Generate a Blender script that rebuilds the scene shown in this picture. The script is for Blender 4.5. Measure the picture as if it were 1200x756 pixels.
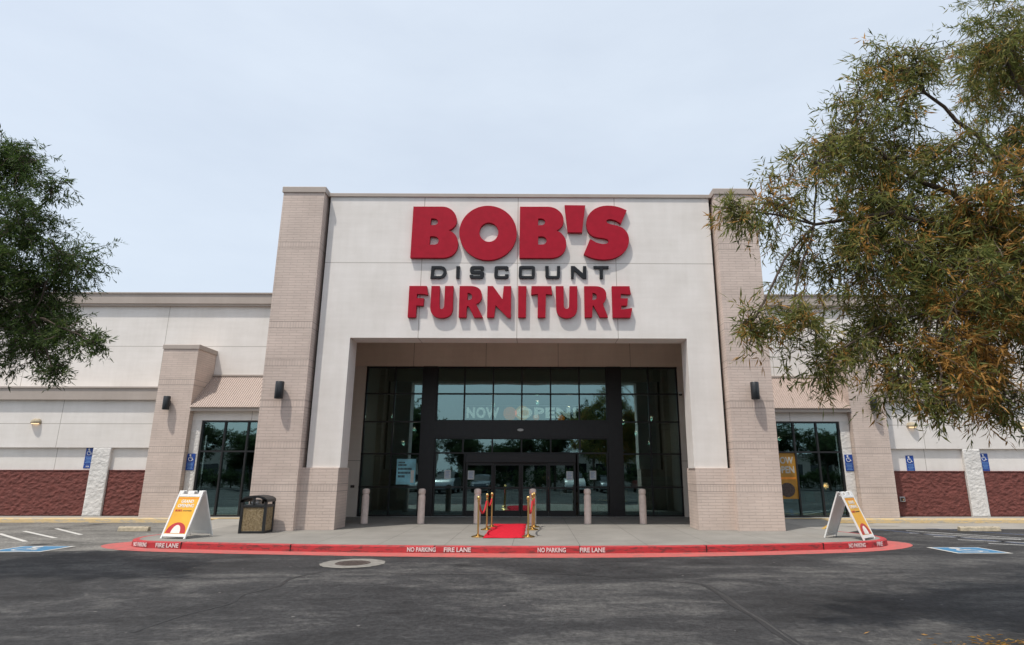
import bpy, bmesh, math, random
import numpy as np
from mathutils import Vector, Matrix, noise
random.seed(7); RNG = np.random.default_rng(11)
R = math.radians
for o in list(bpy.data.objects): bpy.data.objects.remove(o)
S = bpy.context.scene
col = S.collection

# ------------------------------------------------------------------ camera, sky, sun, exposure
cam = bpy.data.cameras.new('camera'); camo = bpy.data.objects.new('camera', cam); col.objects.link(camo)
cam.sensor_width = 36; cam.lens = 36*704.4/1200; cam.shift_x = -31.6/1200
cam.clip_start = .05; cam.clip_end = 2000
camo.location = (.50, 0, 1.6)
camo.rotation_euler = (Matrix.Rotation(R(-.38), 3, 'Z') @ Matrix.Rotation(R(90+13.95), 3, 'X') @ Matrix.Rotation(R(.07), 3, 'Z')).to_euler()
S.camera = camo
W = bpy.data.worlds.new('World'); S.world = W; W.use_nodes = True
wn, wl = W.node_tree.nodes, W.node_tree.links; wn.clear()
SUN = Vector((-.95, -1.0, 3.0)).normalized()
EL = math.asin(SUN.z); AZ = math.atan2(SUN.x, SUN.y)
sky = wn.new('ShaderNodeTexSky'); sky.sky_type = 'NISHITA'; sky.sun_disc = False
sky.sun_elevation = EL; sky.sun_rotation = AZ % (2*math.pi)
sky.air_density = 1.0; sky.dust_density = 4.5; sky.ozone_density = 1.5; sky.altitude = 50
# thin high haze cloud over the blue
tc = wn.new('ShaderNodeTexCoord'); mp = wn.new('ShaderNodeMapping'); mp.inputs['Scale'].default_value = (1.0, 1.0, 3.2)
nz = wn.new('ShaderNodeTexNoise'); nz.inputs['Scale'].default_value = 2.3; nz.inputs['Detail'].default_value = 5; nz.inputs['Roughness'].default_value = .55
rp = wn.new('ShaderNodeMapRange'); rp.inputs['From Min'].default_value = .3; rp.inputs['From Max'].default_value = .72
rp.inputs['To Min'].default_value = .60; rp.inputs['To Max'].default_value = .72
mx = wn.new('ShaderNodeMixRGB'); mx.inputs['Color2'].default_value = (5.95, 6.55, 7.2, 1)
bg = wn.new('ShaderNodeBackground'); bg.inputs['Strength'].default_value = .111
wo = wn.new('ShaderNodeOutputWorld')
wl.new(tc.outputs['Generated'], mp.inputs[0]); wl.new(mp.outputs[0], nz.inputs[0]); wl.new(nz.outputs[0], rp.inputs[0])
wl.new(rp.outputs[0], mx.inputs[0]); wl.new(sky.outputs[0], mx.inputs['Color1']); wl.new(mx.outputs[0], bg.inputs[0]); wl.new(bg.outputs[0], wo.inputs[0])
sl = bpy.data.lights.new('sun', 'SUN'); sl.energy = 2.45; sl.angle = R(1.2); sl.color = (1, .94, .86)
so = bpy.data.objects.new('sun', sl); col.objects.link(so)
so.rotation_euler = (-SUN).to_track_quat('-Z', 'Y').to_euler(); so.location = (-20, -20, 40)
S.view_settings.view_transform = 'Standard'; S.view_settings.look = 'None'
S.view_settings.gamma = 1; S.view_settings.use_curve_mapping = False
S.view_settings.exposure = .50

# ------------------------------------------------------------------ materials
M = {}
def newmat(name):
    m = bpy.data.materials.new(name); m.use_nodes = True
    n, l = m.node_tree.nodes, m.node_tree.links
    M[name] = m
    return m, n, l, n['Principled BSDF']
def node(n, t, **kw):
    x = n.new(t)
    for k, v in kw.items():
        if k in x.inputs: x.inputs[k].default_value = v
        else: setattr(x, k, v)
    return x
def math_(n, l, op, a, b=None, c=None):
    x = n.new('ShaderNodeMath'); x.operation = op
    for i, v in enumerate((a, b, c)):
        if v is None: continue
        if isinstance(v, (int, float)): x.inputs[i].default_value = v
        else: l.new(v, x.inputs[i])
    return x.outputs[0]
def simple(name, c, rough=.6, metal=0, var=.12, scale=6, bump=0, bscale=60, spec=.5, coat=0):
    m, n, l, p = newmat(name)
    g = node(n, 'ShaderNodeNewGeometry')
    t = node(n, 'ShaderNodeTexNoise', Scale=scale, Detail=6.0); l.new(g.outputs['Position'], t.inputs['Vector'])
    r = n.new('ShaderNodeValToRGB'); r.color_ramp.elements[0].position = .3; r.color_ramp.elements[1].position = .7
    r.color_ramp.elements[0].color = (*[x*(1-var) for x in c], 1); r.color_ramp.elements[1].color = (*[min(1, x*(1+var)) for x in c], 1)
    l.new(t.outputs[0], r.inputs[0]); l.new(r.outputs[0], p.inputs['Base Color'])
    p.inputs['Roughness'].default_value = rough; p.inputs['Metallic'].default_value = metal
    p.inputs['Specular IOR Level'].default_value = spec
    if coat: p.inputs['Coat Weight'].default_value = coat; p.inputs['Coat Roughness'].default_value = .08
    if bump:
        t2 = node(n, 'ShaderNodeTexNoise', Scale=bscale, Detail=8.0); l.new(g.outputs['Position'], t2.inputs['Vector'])
        b = node(n, 'ShaderNodeBump', Strength=.7, Distance=bump); l.new(t2.outputs[0], b.inputs['Height']); l.new(b.outputs[0], p.inputs['Normal'])
    return m
def emis(name, c, s):
    m, n, l, p = newmat(name); p.inputs['Base Color'].default_value = (*c, 1)
    p.inputs['Emission Color'].default_value = (*c, 1); p.inputs['Emission Strength'].default_value = s
    return m

def stucco(name, c, hz=(), vx=()):
    """painted concrete / stucco: blotches, vertical weather streaks, fine grain, reveal joints at heights hz and positions vx"""
    m, n, l, p = newmat(name)
    g = node(n, 'ShaderNodeNewGeometry'); sp = n.new('ShaderNodeSeparateXYZ'); l.new(g.outputs['Position'], sp.inputs[0])
    big = node(n, 'ShaderNodeTexNoise', Scale=.7, Detail=7.0, Roughness=.62); l.new(g.outputs['Position'], big.inputs['Vector'])
    mpn = n.new('ShaderNodeMapping'); mpn.inputs['Scale'].default_value = (3.5, 3.5, .35); l.new(g.outputs['Position'], mpn.inputs[0])
    st = node(n, 'ShaderNodeTexNoise', Scale=1.6, Detail=5.0); l.new(mpn.outputs[0], st.inputs['Vector'])
    mp2 = n.new('ShaderNodeMapping'); mp2.inputs['Scale'].default_value = (.5, .5, 5); l.new(g.outputs['Position'], mp2.inputs[0])
    st2 = node(n, 'ShaderNodeTexNoise', Scale=1.3, Detail=4.0); l.new(mp2.outputs[0], st2.inputs['Vector'])
    a = math_(n, l, 'ADD', math_(n, l, 'MULTIPLY', big.outputs[0], .60), math_(n, l, 'MULTIPLY', st.outputs[0], .20))
    a = math_(n, l, 'ADD', a, math_(n, l, 'MULTIPLY', st2.outputs[0], .2))
    r = n.new('ShaderNodeValToRGB'); r.color_ramp.elements[0].position = .33; r.color_ramp.elements[1].position = .66
    r.color_ramp.elements[0].color = (c[0]*.88, c[1]*.87, c[2]*.85, 1); r.color_ramp.elements[1].color = (c[0]*1.06, c[1]*1.06, c[2]*1.06, 1)
    l.new(a, r.inputs[0])
    colr = r.outputs[0]
    mask = None
    for axis, vals in ((2, hz), (0, vx)):
        for v in vals:
            cmp = math_(n, l, 'COMPARE', sp.outputs[axis], v, .011)
            mask = cmp if mask is None else math_(n, l, 'MAXIMUM', mask, cmp)
    hgt = node(n, 'ShaderNodeTexNoise', Scale=45.0, Detail=8.0, Roughness=.7); l.new(g.outputs['Position'], hgt.inputs['Vector'])
    h = hgt.outputs[0]
    if mask is not None:
        mm = node(n, 'ShaderNodeMixRGB'); l.new(mask, mm.inputs[0]); l.new(colr, mm.inputs[1]); mm.inputs[2].default_value = (c[0]*.52, c[1]*.50, c[2]*.47, 1)
        colr = mm.outputs[0]
    l.new(colr, p.inputs['Base Color'])
    b = node(n, 'ShaderNodeBump', Strength=.45, Distance=.006); l.new(h, b.inputs['Height']); l.new(b.outputs[0], p.inputs['Normal'])
    p.inputs['Roughness'].default_value = .85; p.inputs['Specular IOR Level'].default_value = .25
    return m
def brick(name, c1, c2, mortar, bands):
    m, n, l, p = newmat(name)
    g = node(n, 'ShaderNodeNewGeometry'); sp = n.new('ShaderNodeSeparateXYZ'); l.new(g.outputs['Position'], sp.inputs[0])
    u = math_(n, l, 'ADD', sp.outputs[0], sp.outputs[1]); cb = n.new('ShaderNodeCombineXYZ'); l.new(u, cb.inputs[0]); l.new(sp.outputs[2], cb.inputs[1])
    def bt(w, h, off):
        t = node(n, 'ShaderNodeTexBrick', offset=off); l.new(cb.outputs[0], t.inputs['Vector'])
        for k, v in (('Color1', (*c1, 1)), ('Color2', (*c2, 1)), ('Mortar', (*mortar, 1)), ('Scale', 1.0), ('Mortar Size', .006), ('Mortar Smooth', .15), ('Bias', .0), ('Brick Width', w), ('Row Height', h)):
            t.inputs[k].default_value = v
        return t
    A = bt(.40, .083, .5); B = bt(.083, .20, 0.)
    mask = None; edge = None
    for z0, z1 in bands:
        cmp = math_(n, l, 'COMPARE', sp.outputs[2], (z0+z1)/2, (z1-z0)/2); mask = cmp if mask is None else math_(n, l, 'MAXIMUM', mask, cmp)
        for z in (z0, z1):
            e = math_(n, l, 'COMPARE', sp.outputs[2], z, .008); edge = e if edge is None else math_(n, l, 'MAXIMUM', edge, e)
    mc = node(n, 'ShaderNodeMixRGB'); l.new(mask, mc.inputs[0]); l.new(A.outputs[0], mc.inputs[1]); l.new(B.outputs[0], mc.inputs[2])
    me = node(n, 'ShaderNodeMixRGB'); l.new(edge, me.inputs[0]); l.new(mc.outputs[0], me.inputs[1]); me.inputs[2].default_value = (*[x*.62 for x in mortar], 1)
    blot = node(n, 'ShaderNodeTexNoise', Scale=1.1, Detail=6.0); l.new(g.outputs['Position'], blot.inputs['Vector'])
    hs = node(n, 'ShaderNodeHueSaturation'); mr = node(n, 'ShaderNodeMapRange'); l.new(blot.outputs[0], mr.inputs[0])
    mr.inputs['From Min'].default_value = .3; mr.inputs['From Max'].default_value = .7; mr.inputs['To Min'].default_value = .90; mr.inputs['To Max'].default_value = 1.08
    l.new(mr.outputs[0], hs.inputs['Value']); l.new(me.outputs[0], hs.inputs['Color']); l.new(hs.outputs[0], p.inputs['Base Color'])
    mf = node(n, 'ShaderNodeMixRGB'); l.new(mask, mf.inputs[0]); l.new(A.outputs['Fac'], mf.inputs[1]); l.new(B.outputs['Fac'], mf.inputs[2])
    gr = node(n, 'ShaderNodeTexNoise', Scale=38.0, Detail=6.0); l.new(g.outputs['Position'], gr.inputs['Vector'])
    hh = math_(n, l, 'SUBTRACT', math_(n, l, 'MULTIPLY', gr.outputs[0], .5), mf.outputs[0])
    b = node(n, 'ShaderNodeBump', Strength=.75, Distance=.009); l.new(hh, b.inputs['Height']); l.new(b.outputs[0], p.inputs['Normal'])
    p.inputs['Roughness'].default_value = .85; p.inputs['Specular IOR Level'].default_value = .25
    return m

BANDS = [(1.05, 1.25), (2.25, 2.45), (3.43, 3.63), (4.64, 4.85), (5.80, 6.0), (8.36, 8.56)]
WHITE = (.77, .735, .70); BEIGE = (.64, .53, .465)
stucco('panel_stucco', WHITE, hz=(7.99,), vx=(-3.08, -.06, 3.05))
stucco('wing_stucco_upper', WHITE, hz=(6.54,), vx=(-31.3, -25.6, -20.1, -14.6, -10.2, 10.2, 14.6, 20.1, 25.6, 31.3))
stucco('wing_stucco_lower', WHITE, hz=(3.36,), vx=(-22.5, -17.6, 15.4, 20.3))
stucco('trim_paint', (.43, .375, .335)); stucco('beige_stucco', (.80, .69, .59), hz=(1.95,), vx=(-4.2, -1.4, 1.4, 4.2)); stucco('return_stucco', (.72, .66, .59), hz=(2.0,))
brick('brick_big', BEIGE, [x*.93 for x in BEIGE], [x*.79 for x in BEIGE], BANDS)
brick('brick_small', BEIGE, [x*.93 for x in BEIGE], [x*.79 for x in BEIGE], [(.86, 1.05), (2.28, 2.50), (4.78, 4.99)])
simple('rough_white', (.66, .64, .61), .9, var=.10, scale=3, bump=.02, bscale=22)
simple('rough_red', (.15, .045, .036), .85, var=.22, scale=5, bump=.025, bscale=18)
simple('roof_metal', (.38, .30, .26), .5, var=.05, metal=0)
simple('roof_membrane', (.4, .4, .38), .9)
simple('letter_red', (.37, .009, .026), .6, var=.08, scale=5, spec=.15)
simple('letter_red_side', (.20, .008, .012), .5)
simple('letter_dark', (.016, .018, .022), .55, spec=.2)
simple('frame_black', (.012, .012, .013), .42, var=.2)
simple('lamp_black', (.015, .017, .020), .4, var=.2)
simple('white_plastic', (.78, .78, .76), .4, var=.03)
simple('white_paint', (.72, .71, .68), .7, var=.22, scale=25)
simple('sign_blue', (.012, .06, .30), .4, var=.06)
simple('sign_blue_light', (.16, .30, .55), .45)
simple('bollard_paint', (.66, .54, .48), .75, var=.10, scale=9, bump=.003)
simple('brass', (.66, .45, .18), .34, metal=1, var=.06)
simple('velvet_red', (.45, .012, .02), .85, var=.25, scale=60)
simple('carpet_red', (.52, .018, .035), .95, var=.16, scale=14, bump=.006, bscale=300, spec=.1)
simple('bin_black', (.018, .02, .022), .45, var=.2)
simple('steel', (.55, .55, .55), .3, metal=1)
simple('iron', (.07, .052, .045), .8, var=.4, scale=30, bump=.01, bscale=80)
simple('collar_concrete', (.20, .19, .17), .9, var=.22, scale=12, bump=.008)
simple('cream_concrete', (.42, .36, .26), .9, var=.25, scale=10, bump=.01, bscale=50)
simple('poster_yellow', (.80, .42, .035), .5, var=.10, scale=2.5)
simple('poster_amber', (.40, .20, .022), .5, var=.2, scale=3); simple('poster_grey', (.42, .42, .38), .5); simple('poster_red', (.48, .03, .03), .5)
simple('poster_white', (.80, .78, .72), .5)
simple('poster_blue', (.30, .68, .78), .5, var=.25, scale=3)
simple('ink', (.03, .03, .04), .6)
simple('orange', (.75, .25, .02), .5)
simple('banner_white', (.60, .64, .60), .6)
simple('paper', (.62, .66, .66), .6)
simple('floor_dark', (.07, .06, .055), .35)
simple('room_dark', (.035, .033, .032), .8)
simple('sofa_grey', (.16, .17, .17), .9); simple('sofa_white', (.5, .5, .48), .8); simple('wood', (.20, .11, .055), .5, var=.3, scale=9)
simple('wood_white', (.55, .55, .52), .5); simple('screen', (.01, .01, .012), .15); simple('vase', (.3, .34, .27), .35)
simple('cloth_blue', (.02, .045, .16), .9); simple('cloth_dark', (.02, .02, .03), .9); simple('skin', (.42, .22, .15), .6); simple('hair', (.03, .02, .015), .7); simple('shoe_white', (.6, .6, .6), .6)
simple('car_white', (.62, .62, .60), .3, var=.02, coat=1); simple('car_silver', (.33, .34, .36), .3, metal=.6, var=.02, coat=1)
simple('car_dark', (.03, .04, .06), .3, var=.02, coat=1); simple('car_red', (.22, .02, .02), .3, var=.02, coat=1)
simple('car_glass', (.01, .012, .015), .05); simple('tyre', (.02, .02, .02), .85); simple('headlight', (.7, .7, .7), .1); simple('taillight', (.4, .01, .01), .2)
simple('bark', (.085, .062, .047), .95, var=.35, scale=14, bump=.03, bscale=25)
emis('pendant_glow', (1, .82, .6), 2.5); emis('sconce_glow', (1, .72, .42), .9); emis('star_glow', (1, .6, .25), 3)

# aggregate panel on the litter bin
m, n, l, p = newmat('aggregate'); g = node(n, 'ShaderNodeNewGeometry'); v = node(n, 'ShaderNodeTexVoronoi', Scale=75.0); l.new(g.outputs['Position'], v.inputs['Vector'])
sx = n.new('ShaderNodeSeparateColor'); l.new(v.outputs['Color'], sx.inputs[0]); r = n.new('ShaderNodeValToRGB')
e = r.color_ramp.elements; e[0].color = (.07, .045, .02, 1); e[1].color = (.42, .34, .22, 1); x = e.new(.45); x.color = (.20, .14, .06, 1)
l.new(sx.outputs[0], r.inputs[0]); l.new(r.outputs[0], p.inputs['Base Color']); p.inputs['Roughness'].default_value = .8
b = node(n, 'ShaderNodeBump', Strength=.8, Distance=.006, invert=True); l.new(v.outputs['Distance'], b.inputs['Height']); l.new(b.outputs[0], p.inputs['Normal'])

# asphalt
def asphalt(name, base, dust, dustamt):
    m, n, l, p = newmat(name); g = node(n, 'ShaderNodeNewGeometry')
    mp_ = n.new('ShaderNodeMapping'); mp_.inputs['Scale'].default_value = (.55, 1.1, 1); mp_.inputs['Rotation'].default_value = (0, 0, .25); l.new(g.outputs['Position'], mp_.inputs[0])
    a = node(n, 'ShaderNodeTexNoise', Scale=.55, Detail=7.0, Roughness=.62, Distortion=.9); l.new(mp_.outputs[0], a.inputs['Vector'])
    d = node(n, 'ShaderNodeTexNoise', Scale=2.6, Detail=9.0, Roughness=.7, Distortion=.6); l.new(mp_.outputs[0], d.inputs['Vector'])
    f = node(n, 'ShaderNodeTexNoise', Scale=95.0, Detail=4.0, Roughness=.8); l.new(g.outputs['Position'], f.inputs['Vector'])
    s = math_(n, l, 'ADD', math_(n, l, 'MULTIPLY', a.outputs[0], .62), math_(n, l, 'MULTIPLY', d.outputs[0], .38))
    r = n.new('ShaderNodeValToRGB'); e = r.color_ramp.elements
    e[0].position = .36; e[0].color = (*[x*.36 for x in base], 1); e[1].position = .68; e[1].color = (*dust, 1); q = e.new(.50); q.color = (*base, 1)
    l.new(s, r.inputs[0])
    sp_ = n.new('ShaderNodeValToRGB'); sp_.color_ramp.elements[0].position = .33; sp_.color_ramp.elements[0].color = (.42, .42, .42, 1); sp_.color_ramp.elements[1].position = .66; sp_.color_ramp.elements[1].color = (1.65, 1.65, 1.62, 1)
    l.new(f.outputs[0], sp_.inputs[0])
    mu0 = node(n, 'ShaderNodeMixRGB', blend_type='MULTIPLY'); mu0.inputs[0].default_value = .9; l.new(r.outputs[0], mu0.inputs[1]); l.new(sp_.outputs[0], mu0.inputs[2])
    f2 = node(n, 'ShaderNodeTexNoise', Scale=13.0, Detail=5.0, Roughness=.75); l.new(g.outputs['Position'], f2.inputs['Vector'])
    s2 = n.new('ShaderNodeValToRGB'); s2.color_ramp.elements[0].position = .36; s2.color_ramp.elements[0].color = (.50, .50, .50, 1); s2.color_ramp.elements[1].position = .64; s2.color_ramp.elements[1].color = (1.5, 1.5, 1.47, 1); l.new(f2.outputs[0], s2.inputs[0])
    mu = node(n, 'ShaderNodeMixRGB', blend_type='MULTIPLY'); mu.inputs[0].default_value = .9; l.new(mu0.outputs[0], mu.inputs[1]); l.new(s2.outputs[0], mu.inputs[2])
    # scattered pale chips and small dark spots
    vo = node(n, 'ShaderNodeTexVoronoi', Scale=2.0); l.new(g.outputs['Position'], vo.inputs['Vector'])
    chip = math_(n, l, 'LESS_THAN', vo.outputs['Distance'], .045)
    mk = node(n, 'ShaderNodeMixRGB'); l.new(math_(n, l, 'MULTIPLY', chip, .7), mk.inputs[0]); l.new(mu.outputs[0], mk.inputs[1]); mk.inputs[2].default_value = (.20, .19, .18, 1)
    vd = node(n, 'ShaderNodeTexVoronoi', Scale=.5); l.new(g.outputs['Position'], vd.inputs['Vector'])
    ds = node(n, 'ShaderNodeMapRange'); l.new(math_(n, l, 'ADD', vd.outputs['Distance'], math_(n, l, 'MULTIPLY', d.outputs[0], .25)), ds.inputs[0])
    ds.inputs['From Min'].default_value = .19; ds.inputs['From Max'].default_value = .30; ds.inputs['To Min'].default_value = .8; ds.inputs['To Max'].default_value = 0
    mo = node(n, 'ShaderNodeMixRGB'); l.new(ds.outputs[0], mo.inputs[0]); l.new(mk.outputs[0], mo.inputs[1]); mo.inputs[2].default_value = (.008, .008, .009, 1)
    l.new(mo.outputs[0], p.inputs['Base Color'])
    b = node(n, 'ShaderNodeBump', Strength=.8, Distance=.008); l.new(f.outputs[0], b.inputs['Height']); l.new(b.outputs[0], p.inputs['Normal'])
    p.inputs['Roughness'].default_value = .82; p.inputs['Specular IOR Level'].default_value = .3
asphalt('asphalt', (.034, .034, .036), (.118, .115, .112), 1)
asphalt('pavement_light', (.145, .140, .132), (.24, .23, .215), 1)
def concrete(name, c, joint=1.52, jw=.012, stain=.18):
    m, n, l, p = newmat(name); g = node(n, 'ShaderNodeNewGeometry')
    a = node(n, 'ShaderNodeTexNoise', Scale=.9, Detail=8.0, Roughness=.65); l.new(g.outputs['Position'], a.inputs['Vector'])
    f = node(n, 'ShaderNodeTexNoise', Scale=60.0, Detail=5.0, Roughness=.7); l.new(g.outputs['Position'], f.inputs['Vector'])
    s = math_(n, l, 'ADD', math_(n, l, 'MULTIPLY', a.outputs[0], .75), math_(n, l, 'MULTIPLY', f.outputs[0], .25))
    r = n.new('ShaderNodeValToRGB'); e = r.color_ramp.elements; e[0].position = .34; e[1].position = .64
    e[0].color = (*[x*(1-stain) for x in c], 1); e[1].color = (*[x*(1+stain*.6) for x in c], 1); l.new(s, r.inputs[0])
    out = r.outputs[0]
    if joint:
        t = node(n, 'ShaderNodeTexBrick', offset=0.); l.new(g.outputs['Position'], t.inputs['Vector'])
        for k, v in (('Scale', 1.0), ('Mortar Size', jw/2), ('Mortar Smooth', .1), ('Brick Width', joint), ('Row Height', joint)): t.inputs[k].default_value = v
        mm = node(n, 'ShaderNodeMixRGB'); l.new(t.outputs['Fac'], mm.inputs[0]); l.new(out, mm.inputs[1]); mm.inputs[2].default_value = (*[x*.45 for x in c], 1); out = mm.outputs[0]
    l.new(out, p.inputs['Base Color']); p.inputs['Roughness'].default_value = .88; p.inputs['Specular IOR Level'].default_value = .25
    b = node(n, 'ShaderNodeBump', Strength=.5, Distance=.004); l.new(f.outputs[0], b.inputs['Height']); l.new(b.outputs[0], p.inputs['Normal'])
concrete('sidewalk_concrete', (.235, .225, .205)); concrete('plain_concrete', (.29, .275, .25), joint=0)
def worn(name, c, under, thr=.60, sc=5):
    m, n, l, p = newmat(name); g = node(n, 'ShaderNodeNewGeometry')
    mp_ = n.new('ShaderNodeMapping'); mp_.inputs['Scale'].default_value = (.5, 2, 3); l.new(g.outputs['Position'], mp_.inputs[0])
    a = node(n, 'ShaderNodeTexNoise', Scale=float(sc), Detail=9.0, Roughness=.72); l.new(mp_.outputs[0], a.inputs['Vector'])
    r = n.new('ShaderNodeValToRGB'); e = r.color_ramp.elements; e[0].position = .30; e[0].color = (*[x*.8 for x in c], 1); e[1].position = thr; e[1].color = (*[min(1, x*1.12) for x in c], 1)
    q = e.new(min(.99, thr+.09)); q.color = (*under, 1); l.new(a.outputs[0], r.inputs[0]); l.new(r.outputs[0], p.inputs['Base Color']); p.inputs['Roughness'].default_value = .75
    b = node(n, 'ShaderNodeBump', Strength=.4, Distance=.004); l.new(a.outputs[0], b.inputs['Height']); l.new(b.outputs[0], p.inputs['Normal'])
worn('kerb_red', (.42, .030, .036), (.17, .035, .033), .49, 7); worn('gutter_red', (.45, .085, .078), (.25, .10, .085), .48, 7)
worn('kerb_yellow', (.50, .37, .19), (.34, .31, .26), .50); worn('line_white', (.50, .49, .46), (.16, .16, .16), .62, 12); worn('emblem_blue', (.035, .16, .30), (.12, .15, .17), .58, 9)
worn('line_yellow', (.50, .30, .06), (.28, .25, .20), .58, 8); worn('line_white_worn', (.34, .34, .33), (.05, .05, .055), .52, 14); worn('line_blue_worn', (.06, .085, .16), (.035, .035, .04), .5, 10)
worn('stencil_white', (.74, .70, .68), (.5, .2, .2), .66, 18)
simple('crack_tar', (.012, .012, .013), .6, var=.3, scale=30); simple('crack_dust', (.06, .058, .056), .9, var=.4, scale=30)

# coated storefront glass: dark see-through tint plus a cool mirror
m, n, l, p = newmat('storefront_glass'); n.remove(p)
tr = node(n, 'ShaderNodeBsdfTransparent'); tr.inputs[0].default_value = (.43, .49, .47, 1)
gl = node(n, 'ShaderNodeBsdfGlossy'); gl.inputs['Color'].default_value = (.58, .86, .88, 1); gl.inputs['Roughness'].default_value = .004
g = node(n, 'ShaderNodeNewGeometry'); wob = node(n, 'ShaderNodeTexNoise', Scale=.9, Detail=1.0); l.new(g.outputs['Position'], wob.inputs['Vector'])
bp_ = node(n, 'ShaderNodeBump', Strength=.12, Distance=.02); l.new(wob.outputs[0], bp_.inputs['Height']); l.new(bp_.outputs[0], gl.inputs['Normal'])
lw = node(n, 'ShaderNodeLayerWeight', Blend=.35); mr = node(n, 'ShaderNodeMapRange'); l.new(lw.outputs['Facing'], mr.inputs[0]); mr.inputs['To Min'].default_value = .26; mr.inputs['To Max'].default_value = .8
ms = node(n, 'ShaderNodeMixShader'); l.new(mr.outputs[0], ms.inputs[0]); l.new(tr.outputs[0], ms.inputs[1]); l.new(gl.outputs[0], ms.inputs[2]); l.new(ms.outputs[0], n['Material Output'].inputs[0])

def leafmat(name, ramp, zone=None, zcol=None):
    m, n, l, p = newmat(name)
    a = node(n, 'ShaderNodeAttribute', attribute_name='leafrnd'); r = n.new('ShaderNodeValToRGB'); e = r.color_ramp.elements
    e[0].position = ramp[0][0]; e[0].color = (*ramp[0][1], 1); e[1].position = ramp[-1][0]; e[1].color = (*ramp[-1][1], 1)
    for ps, c in ramp[1:-1]: q = e.new(ps); q.color = (*c, 1)
    l.new(a.outputs['Fac'], r.inputs[0]); l.new(r.outputs[0], p.inputs['Base Color']); p.inputs['Roughness'].default_value = .6; p.inputs['Specular IOR Level'].default_value = .22
    t = node(n, 'ShaderNodeBsdfTranslucent'); hs = node(n, 'ShaderNodeHueSaturation'); hs.inputs['Value'].default_value = 1.5; l.new(r.outputs[0], hs.inputs['Color']); l.new(hs.outputs[0], t.inputs[0])
    ms = node(n, 'ShaderNodeMixShader'); ms.inputs[0].default_value = .38; l.new(p.outputs[0], ms.inputs[1]); l.new(t.outputs[0], ms.inputs[2]); l.new(ms.outputs[0], n['Material Output'].inputs[0])
leafmat('leaf_olive', [(0, (.055, .070, .024)), (.35, (.13, .155, .038)), (.6, (.23, .215, .065)), (.74, (.27, .19, .06)), (.80, (.26, .14, .035)), (.93, (.42, .22, .055)), (1, (.50, .28, .09))])
leafmat('leaf_green', [(0, (.022, .042, .012)), (.5, (.055, .092, .022)), (.85, (.12, .155, .038)), (1, (.19, .16, .05))])
leafmat('leaf_far', [(0, (.02, .035, .015)), (.6, (.05, .08, .03)), (1, (.09, .12, .05))])

emis('banner_orange_glow', (.9, .26, .01), .55); emis('banner_yellow_glow', (.9, .48, .04), .55)  # banner shapes get an added glow in the material; they are no lamps
m, n, l, p = newmat('banner_glow_lettering'); p.inputs['Emission Color'].default_value = (.85, .9, .86, 1); p.inputs['Emission Strength'].default_value = .75; p.inputs['Base Color'].default_value = (.85, .88, .86, 1)  # lettering brightened by added emission, no backlight behind it
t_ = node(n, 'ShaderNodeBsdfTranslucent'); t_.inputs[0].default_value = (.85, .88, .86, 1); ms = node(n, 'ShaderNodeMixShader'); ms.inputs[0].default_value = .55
l.new(p.outputs[0], ms.inputs[1]); l.new(t_.outputs[0], ms.inputs[2]); l.new(ms.outputs[0], n['Material Output'].inputs[0])
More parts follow.
